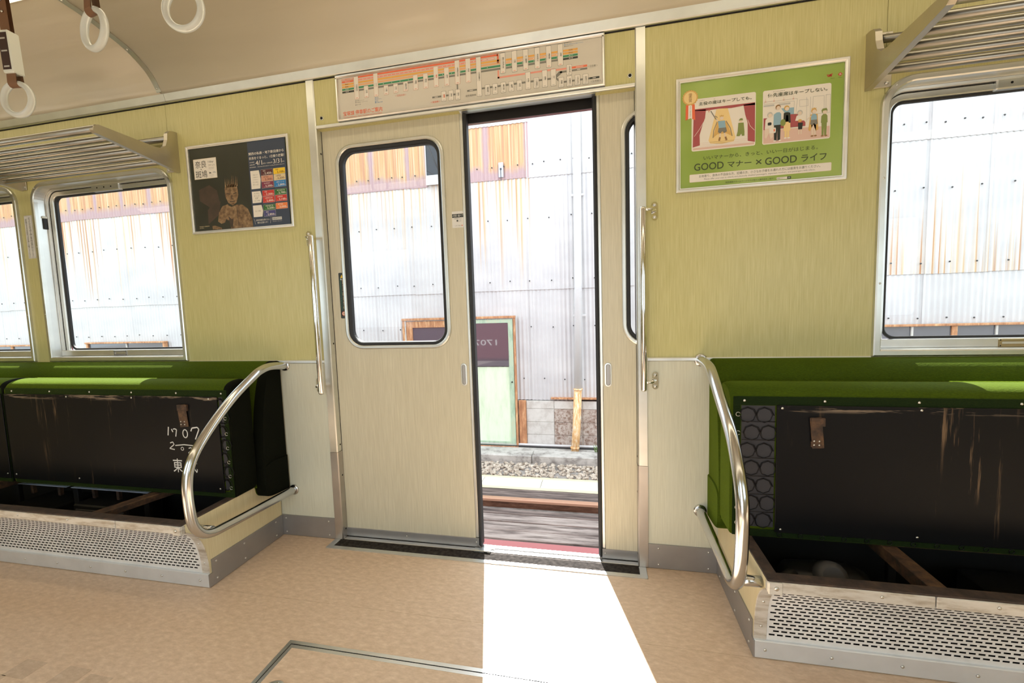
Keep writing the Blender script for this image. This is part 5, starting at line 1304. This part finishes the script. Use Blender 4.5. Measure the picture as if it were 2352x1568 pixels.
# windows low in the facade
def fac_window(x0, x1, zt, mull):
    zb = -.25
    mb = MB('rust_wood'); mb.box(x0 - .03, x1 + .03, FY - .085, FY - .01, zt, zt + .028, .004)
    for a, b in ((x0 - .02, x0 + .03), (x1 - .03, x1 + .02)): mb.box(a, b, FY - .07, FY - .01, zb, zt, .003)
    mb.box(x0, x1, FY - .07, FY - .01, zb - .04, zb, .003); w = mb.build('window', bd)
    edges = [x0 + .03] + mull + [x1 - .03]
    for a, b in zip(edges, edges[1:]): MB('blue_pane').box(a, b, FY - .045, FY - .038, zb, zt).build('pane', w)
    for k, m_ in enumerate(mull): MB('block_pale' if k % 2 == 0 else 'rust_wood').box(m_ - (.012 if k % 2 == 0 else .03), m_ + (.012 if k % 2 == 0 else .03), FY - .062, FY - .036, zb, zt - .001, .002).build('mullion', w)
fac_window(-9.00, -7.19, .625, [-8.06]); fac_window(-14.0, -10.36, .60, [-13.2, -12.4, -11.6, -10.95]); fac_window(3.86, 7.0, .665, [4.344, 4.787, 5.214, 5.66, 6.2])
# double door: rusty frame, left leaf with a blue pane, right leaf pale green with a pane tinted for the maroon reflection
dr = empty('door', (-1.6, FY - bd.location.y * 0 , GZ)); dr.parent = bd; dr.location = Vector((-1.6, FY - .05, GZ)) - bd.location
def child(mb, name, parent):
    return mb.build(name, parent)
mb = MB('rust_wood'); mb.box(-2.52, -.700, FY - .085, FY - .020, .902, .938, .004); mb.box(-2.515, -2.475, FY - .075, FY - .022, -1.06, .902, .003); mb.box(-.735, -.705, FY - .075, FY - .022, -1.06, .902, .003); mb.box(-2.5, -.70, FY - .10, FY - .02, -1.085, -1.04, .004); child(mb, 'door_frame', dr)
mb = MB('rust_wood'); 
mb.plate([(-2.455, -1.035), (-1.535, -1.035), (-1.535, .888), (-2.455, .888)], [[(-2.35, .185), (-1.60, .185), (-1.60, .790), (-2.35, .790)]], WALL, FY - .060, FY - .028); child(mb, 'left_leaf', dr)
child(MB('block_pale').box(-2.475, -2.457, FY - .07, FY - .03, -1.03, .90), 'jamb_strip', dr)
child(MB('blue_pane').box(-2.352, -1.598, FY - .050, FY - .044, .183, .792), 'pane', dr)
mb = MB('green_edge_paint'); mb.plate([(-1.530, -1.035), (-.742, -1.035), (-.742, .888), (-1.530, .888)], [[(-1.45, -.98), (-.815, -.98), (-.815, .835), (-1.45, .835)]], WALL, FY - .068, FY - .030); child(mb, 'green_leaf', dr)
child(MB('pale_green_paint').box(-1.452, -.813, FY - .058, FY - .040, -.982, .170, .002), 'lower_panel', dr)
child(MB('reflection_tint_pane').box(-1.450, -.8155, FY - .072, FY - .060, .180, .832), 'pane', dr)
mb = MB('dark_hole'); mb.lathe([(.011, 0), (.011, .012), (.004, .016)], (-.775, FY - .068, -.06), (0, -1, 0), 8); child(mb, 'knob', dr)
child(MB('rust_wood').box(-.690, -.580, FY - .05, FY - .005, -1.06, -.345, .006), 'door_post', bd)
child(MB('rust_wood').box(-.20, 8.0, FY - .045, FY + .02, -.322, -.298, .004), 'ledge', bd)
# concrete block courses at the foot of the wall
bz = [-.352, -.4735, -.6765, -.8715, -1.055]
for r_ in range(4):
    for (xa, xb) in ((-.578, 4.2), (-4.8, -2.53)):
        x = xa - (.18 if r_ % 2 and xa < -1 else 0)
        x = max(x, xa); first = True
        while x < xb - .05:
            w_ = .42 if not (first and r_ % 2) else .42
            e_ = min(x + w_, xb)
            mt = 'block_pale' if (x < -.2 or (r_ < 1)) else 'block_stained'
            o = MB(mt).box(x + .003, e_ - .003, FY - .020 - rnd.uniform(0, .004), FY + .03, bz[r_ + 1] + .003, bz[r_] - .003, .003).build('concrete_block', bd)
            x = e_; first = False
MB('concrete').box(-4.8, 4.2, FY - .012, FY + .03, -1.09, -.352).build('mortar', bd)
# drainpipe
t = empty('drainpipe', (.19, FY - .10, GZ), 'white drainpipe with a rusty peeling foot on the corrugated building', 'pipe')
MB('white_pipe').tube([(.262, FY - .085, 4.12), (.236, FY - .085, 1.4), (.205, FY - .085, -.150)], .055, 16).build('upper_pipe', t)
MB('peeling_pipe').tube([(.206, FY - .085, -.145), (.175, FY - .11, -.75), (.146, FY - .16, -1.10)], .058, 16).build('lower_pipe', t)
mb = MB('peeling_pipe'); mb.lathe([(.058, 0), (.067, .004), (.067, .022), (.058, .026)], (.206, FY - .085, -.170), (0, 0, 1), 16); mb.lathe([(.058, 0), (.066, .004), (.066, .022), (.058, .026)], (.150, FY - .155, -1.02), (0, 0, 1), 16); mb.build('collar', t)
mb = MB('white_pipe')
for z in (.9, 2.6): mb.box(.16, .34, FY - .05, FY - .03, z, z + .03, .003)
mb.build('clamp', t)
# foot of the wall: plinth, kerb stones, cable
kb = empty('kerb', (-.2, 3.95, GZ), kind='structure')
for k in range(9):
    x = -4.35 + k * .985
    MB('concrete').box(x, x + .975, 3.88 + rnd.uniform(-.01, .01), 4.11, GZ - .02, GZ + .115 + rnd.uniform(-.008, .008), .012).build('kerb_stone', kb)
MB('concrete').box(-8, 5, 4.11, FY - .02, GZ - .05, GZ + .045, .01).build('plinth', kb)
t = empty('cable_pipe', (-.3, 4.33, -1.02), 'pale and black cable pipe lying along the foot of the building wall', 'cable')
MB('white_pipe').tube([(-5, 4.452, -1.022), (-1.2, 4.450, -1.018), (-.3, 4.452, -1.030), (.6, 4.450, -1.022), (4, 4.452, -1.024)], .021, 8).build('pipe', t)
MB('cable_black').tube([(-5, 4.416, -1.042), (-.9, 4.414, -1.042), (.1, 4.414, -1.043), (1.0, 4.416, -1.041), (4, 4.416, -1.042)], .012, 8).build('cable', t)
# ballast, concrete path, crossing planks, rail
mb = MB('ballast_stone'); rb = random.Random(11)
ph = (1 + 5 ** .5) / 2
IV = [Vector(v).normalized() for v in ((-1, ph, 0), (1, ph, 0), (-1, -ph, 0), (1, -ph, 0), (0, -1, ph), (0, 1, ph), (0, -1, -ph), (0, 1, -ph), (ph, 0, -1), (ph, 0, 1), (-ph, 0, -1), (-ph, 0, 1))]
IF = [(0, 11, 5), (0, 5, 1), (0, 1, 7), (0, 7, 10), (0, 10, 11), (1, 5, 9), (5, 11, 4), (11, 10, 2), (10, 7, 6), (7, 1, 8), (3, 9, 4), (3, 4, 2), (3, 2, 6), (3, 6, 8), (3, 8, 9), (4, 9, 5), (2, 4, 11), (6, 2, 10), (8, 6, 7), (9, 8, 1)]
for k in range(2600):
    x = rb.uniform(-4.5, 4.2); y = rb.uniform(3.42, 3.86)
    s_ = rb.uniform(.013, .032); base = len(mb.v); sc = Vector((rb.uniform(.8, 1.4), rb.uniform(.7, 1.2), rb.uniform(.55, .95)))
    q = Matrix.Rotation(rb.uniform(0, 6), 3, 'Z') @ Matrix.Rotation(rb.uniform(-.5, .5), 3, 'X')
    for v in IV: mb.v.append(tuple(Vector((x, y, GZ + s_ * .45)) + q @ Vector((v.x * sc.x, v.y * sc.y, v.z * sc.z)) * s_ * rb.uniform(.82, 1.15)))
    for f in IF: mb.face([base + i for i in f])
tag(mb.build('ballast', kind='stuff'), 'loose grey and tan ballast stones in front of the building', 'stones')
pt = empty('path', (-.2, 3.2, GZ), kind='structure')
for k in range(12):
    x = -4.6 + k * .74 - .03
    MB('path_concrete').box(x, x + .735, 3.085, 3.325, GZ - .03, GZ + .020, .004).build('path_slab', pt)
MB('path_yellow').box(-4.6, 4.25, 3.020, 3.083, GZ - .03, GZ + .019, .003).build('edge_line', pt); MB('path_yellow').box(-4.6, 4.25, 3.327, 3.385, GZ - .03, GZ + .019, .003).build('edge_line', pt)
t = empty('plank_crossing', (-.1, 2.1, GZ), 'weathered wooden plank deck between the train and the rail', 'planks')
yy = [1.30, 1.46, 1.62, 1.765, 1.925, 2.085, 2.245, 2.395, 2.505]
for k, (a_, b_) in enumerate(zip(yy, yy[1:])):
    cuts = [-4.6, -1.6 - .37 * (k % 3), 1.25 + .4 * (k % 2), 4.2]
    for c0, c1 in zip(cuts, cuts[1:]):
        mt = 'plank_pale' if k in (4, 5, 6) else 'plank_dark'
        MB(mt if (k + int(c0)) % 5 else 'plank_pale').box(c0 + .004, c1 - .004, a_ + .008, b_ - .008, GZ - .06, GZ + .030 + rnd.uniform(-.006, .006), .006).build('plank', t)
t = empty('plank_strip', (-.1, 2.85, GZ), 'grey wooden plank strip between the rail and the pale path', 'planks')
for c0, c1 in ((-4.6, -1.9), (-1.895, .9), (.905, 4.2)): MB('plank_dark').box(c0, c1, 2.80, 3.012, GZ - .06, GZ + .024, .006).build('plank', t)
for nm, y, lb in (('rail', 2.60, 'rusty steel rail just beyond the wooden planks'), ('rail', 1.20, 'rusty steel rail hidden close under the doorway sill, before the planks')):
    pr = [(-.055, GZ - .03), (-.055, GZ - .020), (-.012, GZ - .008), (-.010, GZ + .066), (-.032, GZ + .074), (-.032, GZ + .098), (-.026, GZ + .105), (.026, GZ + .105), (.032, GZ + .098), (.032, GZ + .074), (.010, GZ + .066), (.012, GZ - .008), (.055, GZ - .020), (.055, GZ - .03)]
    mb = MB('rail_rust'); mb.strip([[(-30, y + a_, b_) for a_, b_ in pr], [(30, y + a_, b_) for a_, b_ in pr]], True)
    mb.use('rail_worn'); mb.m[4:10] = [mb.cur] * 6; mb.build(nm, None, (-.1, y, GZ), lb, 'rail')
t = empty('weed', (.50, 4.15, GZ + .05), 'small green weed at the foot of the building by the drainpipe', 'weed')
rw = random.Random(5); mb = MB('weed_green')
for k in range(26):
    an = rw.uniform(0, 6.28); h = rw.uniform(.08, .20); l = rw.uniform(.03, .09); x, y = .50 + rw.uniform(-.05, .05), 4.15 + rw.uniform(-.03, .03)
    dx, dy = math.cos(an), math.sin(an); w_ = .006
    mb.poly([(x - dy * w_, y + dx * w_, GZ + .045), (x + dy * w_, y - dx * w_, GZ + .045), (x + dx * l * .6 + dy * w_ * 1.4, y + dy * l * .6 - dx * w_ * 1.4, GZ + .045 + h * .7), (x + dx * l, y + dy * l, GZ + .045 + h), (x + dx * l * .6 - dy * w_ * 1.4, y + dy * l * .6 + dx * w_ * 1.4, GZ + .045 + h * .7)])
mb.build('blades', t)
